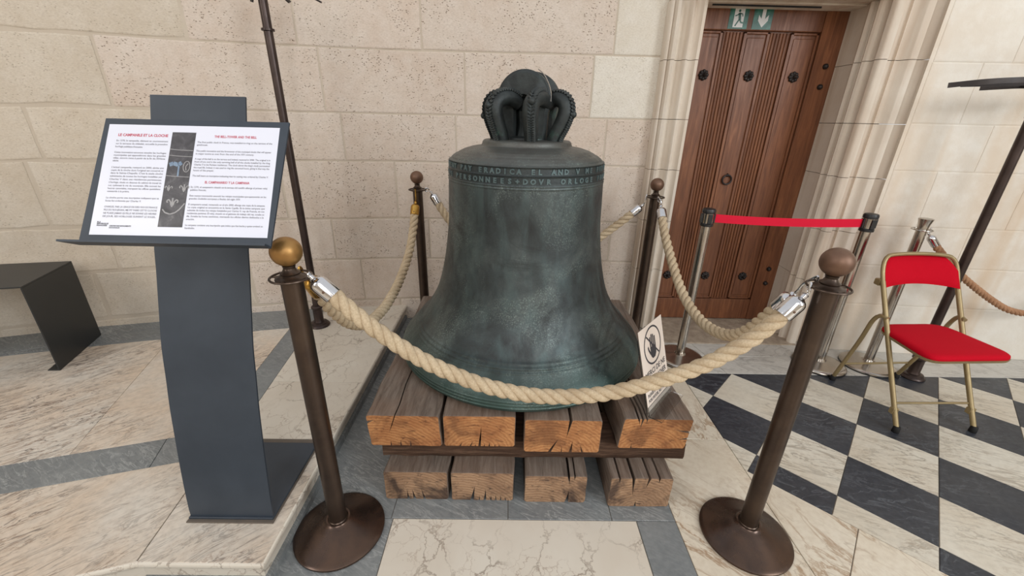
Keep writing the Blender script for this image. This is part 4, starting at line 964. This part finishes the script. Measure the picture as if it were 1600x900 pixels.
# ------------------------------------------------------------------ bench
bn = thing('metal_bench', 'black folded steel bench against the wall at the left edge', 'bench', (-2.75, 2.1, PH))
A1, A2 = Vector((-2.366, 1.86)), Vector((-2.500, 2.245)); Q = Vector((-.70, -.16))
def slabq(pts, z0, z1, n): MB().prism([tuple(p) for p in pts], z0, z1, .0015).build(n, M['bench'], bn, True)
slabq([A1, A2, A2 + Q, A1 + Q], .584, .592, 'seat')
e = (A2 - A1).normalized(); o_ = Vector((-e.y, e.x)) * .006
slabq([A1, A2, A2 + o_, A1 + o_], PH + .004, .584, 'side_panel')
ft = Vector((-.062, -.004)); slabq([A1 + ft, A1, A2, A2 + ft], PH, PH + .005, 'foot_flange')
B1 = A1 + Q; B2 = A2 + Q; slabq([B1, B2, B2 - o_, B1 - o_], PH + .004, .584, 'side_panel')
# ------------------------------------------------------------------ folding chair
ch = thing('folding_chair', 'red padded folding chair with beige-gold tube frame on the chequered floor', 'chair', (2.14, 1.85, 0))
def ctube(name, pts, r=.0115, step=.02): return MB().tube(crom(pts, step), r, 12).build(name, M['chair_metal'], ch, True)
lf, rf = (1.946, 1.603), (2.345, 1.612)
for (x, y), nm in ((lf, -1), (rf, 1)):
    ctube('front_leg', [(x, y, .012), (x, y + .21, .385), (x, y + .365, .665)])
    MB().lathe([(.015, 0), (.016, .004), (.0145, .030), (.012, .034)], 16, (x, y + .004, 0)).build('rubber_foot', M['black_dark'], ch, True)
ctube('back_frame', [(1.946, 1.968, .665), (1.949, 1.995, .72), (1.962, 2.015, .768), (2.0, 2.026, .790), (2.145, 2.030, .798), (2.29, 2.028, .790), (2.331, 2.018, .765), (2.345, 2.0, .72), (2.345, 1.975, .665)], .010)
for x, rx, ry in ((1.946, 1.955, 2.052), (2.345, 2.368, 2.085)):
    s_ = 1 if x < 2 else -1
    ctube('rear_leg', [(x - s_ * .0, 1.865, .497), (x - s_ * .006, 1.900, .500), (x - s_ * .008 + (rx - x) * .3, 1.935, .45), (x + (rx - x) * .6, 1.975, .30), (rx, ry, .014)], .0105)
    MB().lathe([(.015, 0), (.016, .004), (.0145, .026), (.012, .032)], 16, (rx, ry - .002, 0)).build('rubber_foot', M['black_dark'], ch, True)
ctube('crossbar', [(1.946, 1.672, .125), (2.345, 1.681, .125)], .006); ctube('crossbar', [(1.950, 2.021, .13), (2.36, 2.044, .13)], .006)
for x, y in ((1.946, 1.655), (2.345, 1.664)): MB().box((x + (.0 if x < 2 else .0), y, .093), (.028, .022, .035), 0, 0, .003).build('clamp', M['chair_metal'], ch, True)
MB().box((1.946, 1.985, .655), (.03, .03, .035), 0, 0, .004).build('clamp', M['chair_metal'], ch, True)
# seat: rounded trapezoid with a swelling top
def rounded(corners, r, n=6):
    out = []; N = len(corners)
    for i in range(N):
        p = Vector(corners[i]); a = (Vector(corners[i - 1]) - p).normalized(); b = (Vector(corners[(i + 1) % N]) - p).normalized()
        rr_ = r[i] if isinstance(r, (list, tuple)) else r
        p0, p1 = p + a * rr_, p + b * rr_
        for k in range(n + 1):
            t = k / n; q = p0 * (1 - t) ** 2 + p * 2 * t * (1 - t) + p1 * t * t; out.append((q.x, q.y))
    return out
seat_c = [(1.842, 1.560), (2.315, 1.592), (2.325, 1.945), (1.962, 1.925)]
seat_c = [(1.905, 1.568), (2.330, 1.590), (2.325, 1.950), (1.965, 1.930)]
def cushion(outline, zf, th, mat, name, parent):
    n = len(outline); cx = sum(p[0] for p in outline) / n; cy = sum(p[1] for p in outline) / n; V = []; F = []
    lv = [(1.0, 0.0), (1.012, .3), (1.0, .62), (.96, .85), (.86, .97), (.6, 1.0), (.3, 1.02)]
    for sc, h_ in lv:
        for x, y in outline:
            X, Y = cx + (x - cx) * sc, cy + (y - cy) * sc; V.append((X, Y, zf(X, Y) + th * h_))
    V.append((cx, cy, zf(cx, cy) + th * 1.02))
    for k in range(len(lv) - 1):
        for i in range(n): F.append((k * n + i, k * n + (i + 1) % n, (k + 1) * n + (i + 1) % n, (k + 1) * n + i))
    for i in range(n): F.append(((len(lv) - 1) * n + i, (len(lv) - 1) * n + (i + 1) % n, len(V) - 1))
    F.append(tuple(range(n))[::-1]); return MB().add(V, F, 0, True).build(name, mat, parent, True)
zf = lambda x, y: .432 + (1.57 - y) * .045
ol = rounded(seat_c, [.07, .07, .09, .09])
cushion(ol, zf, .026, M['fabric'], 'seat_cushion', ch)
V = [(x, y, zf(x, y) - .012) for x, y in ol] + [(x * 1.0, y, zf(x, y) + .001) for x, y in inset(ol, -.005)]
n = len(ol); MB().add(V, [tuple(range(n))[::-1], tuple(range(n, 2 * n))] + [(i, (i + 1) % n, n + (i + 1) % n, n + i) for i in range(n)], 0, False).build('seat_pan', M['chair_metal'], ch, True)
# backrest pad: arched, leaning with the frame and slightly curved
def pad():
    W0, W1, Z0, Z1 = 1.953, 2.340, .638, .792; n = 20; V = []; F = []; rows_ = 9
    for k, side in enumerate((-1, 1)):
        for i in range(n + 1):
            t = i / n; x = W0 + (W1 - W0) * t; q = 2 * t - 1; top_ = Z1 - .055 * max(0, (abs(q) - .55) / .45) ** 2.2 * 1.3; bot = Z0 + .012 * (1 - q * q)
            for j in range(rows_):
                s = j / (rows_ - 1); z = bot + (top_ - bot) * s; ed = min(1, min(s, 1 - s) * 5, min(t, 1 - t) * 10); thk = .004 + .013 * math.sqrt(max(0, ed))
                y = 1.603 + .42 * z / .767 + .030 * (1 - q * q) - .004; V.append((x, y + side * thk, z))
    m = (n + 1) * rows_
    for i in range(n):
        for j in range(rows_ - 1):
            a = i * rows_ + j; F.append((a, a + rows_, a + rows_ + 1, a + 1)); F.append((m + a, m + a + 1, m + a + rows_ + 1, m + a + rows_))
    per = [i * rows_ for i in range(n + 1)] + [n * rows_ + j for j in range(1, rows_)] + [i * rows_ + rows_ - 1 for i in range(n - 1, -1, -1)] + [j for j in range(rows_ - 2, 0, -1)]
    for a, b in zip(per, per[1:] + per[:1]): F.append((a, m + a, m + b, b))
    return MB().add(V, F, 0, True).build('backrest_cushion', M['fabric'], ch, True)
pad()
# ------------------------------------------------------------------ no-touching sign
sg = thing('table_sign', 'small leaning card in clear stand showing a crossed-out hand, on beam', 'sign', (.60, 1.30, .374))
SO = Vector((.540, 1.243, .392)); SU = Vector((.145, .168, 0)).normalized(); SV0 = Vector((0, 0, 1)); nb = Vector((SU.y, -SU.x, 0)); SV = (SV0 - nb * .285).normalized(); SW = SU.cross(SV)
if SW.dot(Vector((0, -1, 0))) < 0: SW = -SW
W_, H_ = .208, .318
def sp_(u, v, w=0): return SO + SU * u + SV * v + SW * w
def sbox(u0, u1, v0, v1, w0, w1):
    return [sp_(u, v, w) for w in (w0, w1) for u, v in ((u0, v0), (u1, v0), (u1, v1), (u0, v1))], [(0, 3, 2, 1), (4, 5, 6, 7), (0, 1, 5, 4), (1, 2, 6, 5), (2, 3, 7, 6), (3, 0, 4, 7)]
MB().add(*sbox(0, W_, 0, H_, -.0005, .0005)).build('card', M['card'], sg, True)
MB().add(*sbox(-.004, W_ + .004, -.012, H_ - .03, -.006, -.003)).build('stand_back', M['acrylic'], sg, True)
p0, p1, p2_, p3_ = sp_(-.004, -.012, .0), sp_(W_ + .004, -.012, .0), sp_(W_ + .004, -.012, .0) + SW * .055, sp_(-.004, -.012, .0) + SW * .055
for q in (p0, p1, p2_, p3_): q.z = .3765
MB().add([*(p0, p1, p2_, p3_), *[q + Vector((0, 0, .003)) for q in (p0, p1, p2_, p3_)]], [(0, 1, 2, 3), (4, 7, 6, 5), (0, 4, 5, 1), (1, 5, 6, 2), (2, 6, 7, 3), (3, 7, 4, 0)]).build('stand_foot', M['acrylic'], sg, True)
MB().add(*sbox(-.004, W_ + .004, -.012, .02, .003, .005)).build('stand_lip', M['acrylic'], sg, True)
pc = MB(); cu, cv, rr0 = W_ * .50, H_ * .730, .072
def sl(m, pts, wd, w=.0009, closed=False):
    if closed: pts = pts + [pts[0]]
    for a, b in zip(pts, pts[1:]):
        dx, dy = b[0] - a[0], b[1] - a[1]; l = math.hypot(dx, dy) or 1; nx, ny = -dy / l * wd / 2, dx / l * wd / 2
        m.add([sp_(a[0] + nx, a[1] + ny, w), sp_(a[0] - nx, a[1] - ny, w), sp_(b[0] - nx, b[1] - ny, w), sp_(b[0] + nx, b[1] + ny, w)], [(0, 1, 2, 3)])
sl(pc, [(cu + rr0 * math.cos(2 * PI * i / 40), cv + rr0 * math.sin(2 * PI * i / 40)) for i in range(41)], .007)
sl(pc, [(cu - .047, cv + .047), (cu + .047, cv - .047)], .007)
hand = [(-.022, -.040), (-.010, -.052), (.012, -.052), (.024, -.038), (.026, -.005), (-.024, -.005)]
pc.add([sp_(cu + a, cv + b, .0010) for a, b in hand], [tuple(range(len(hand)))])
for i, (fx, ft_) in enumerate(((-.018, .036), (-.005, .044), (.008, .040), (.021, .030))): sl(pc, [(cu + fx, cv - .008), (cu + fx, cv + ft_)], .0095, .0010)
sl(pc, [(cu - .022, cv - .032), (cu - .038, cv - .008), (cu - .040, cv + .004)], .009, .0010)
pc.build('pictogram', M['ink_dark'], sg, True)
tx = MB()
for s, v_, sz in (('MERCI DE NE', .126, .030), ('PAS TOUCHER', .092, .030), ('PLEASE DO NOT TOUCH', .050, .019), ('POR FAVOR, NO TOCAR', .028, .019)):
    vs, fs = text_geo(s, sz, 0, .0006, 'CENTER'); xs = [a[0] for a in vs]; k = .180 / (max(xs) - min(xs)); tx.add([sp_(W_ / 2 + a[0] * k, v_ + a[1], .0009) for a in vs], fs)
tx.build('lettering', M['ink_dark'], sg, True)
# ------------------------------------------------------------------ green exit stickers on the door
YS = YD - .0205
def sticker(label, x0, x1, z0, z1):
    t = thing('exit_sign', label, 'sign', ((x0 + x1) / 2, YS, z0), 0, 'green exit stickers on the door')
    MB().box(((x0 + x1) / 2, YS - .0008, (z0 + z1) / 2), (x1 - x0, .0015, z1 - z0)).build('backing', M['green_sign'], t, True); return t
def flat(m, pts, off): m.add([(x, YS - off, z) for x, z in pts], [tuple(range(len(pts)))]); return m
def stroke(m, pts, wd, off):
    for a, b in zip(pts, pts[1:]):
        dx, dy = b[0] - a[0], b[1] - a[1]; l = math.hypot(dx, dy) or 1; nx, ny = -dy / l * wd / 2, dx / l * wd / 2
        flat(m, [(a[0] + nx, a[1] + ny), (a[0] - nx, a[1] - ny), (b[0] - nx, b[1] - ny), (b[0] + nx, b[1] + ny)], off)
s1 = sticker('green sticker with a running figure, left one at the top of the door', 1.279, 1.392, 1.922, 2.032)
flat(MB(), [(1.307, 1.930), (1.366, 1.930), (1.366, 2.028), (1.307, 2.028)], .0018).build('doorway_print', M['white_sign'], s1, True)
rm = MB(); c0 = (1.335, 2.013)
flat(rm, [(c0[0] + .007 * math.cos(2 * PI * i / 12), c0[1] + .0075 * math.sin(2 * PI * i / 12)) for i in range(12)], .0021)
stroke(rm, [(1.336, 2.003), (1.343, 1.968)], .015, .0021); stroke(rm, [(1.338, 2.001), (1.322, 1.990), (1.312, 1.988)], .006, .0021); stroke(rm, [(1.340, 2.000), (1.354, 1.998), (1.357, 1.985)], .006, .0021)
stroke(rm, [(1.340, 1.970), (1.330, 1.955), (1.320, 1.936)], .008, .0021); stroke(rm, [(1.344, 1.970), (1.350, 1.955), (1.366, 1.953)], .008, .0021); rm.build('running_figure', M['green_sign'], s1, True)
s2 = sticker('green sticker with a white arrow pointing down, right one on the door', 1.422, 1.535, 1.922, 2.032)
flat(MB(), [(1.470, 2.024), (1.470, 1.978), (1.452, 1.996), (1.452, 1.968), (1.480, 1.932), (1.510, 1.968), (1.510, 1.996), (1.491, 1.978), (1.491, 2.024)][:0] or [(1.470, 2.026), (1.470, 1.965), (1.491, 1.965), (1.491, 2.026)], .0018).build('arrow_shaft', M['white_sign'], s2, True)
am = MB(); flat(am, [(1.452, 1.996), (1.452, 1.966), (1.4805, 1.932), (1.4805, 1.964)], .0019); flat(am, [(1.510, 1.996), (1.4805, 1.964), (1.4805, 1.932), (1.510, 1.966)], .0019); am.build('arrow_head', M['white_sign'], s2, True)
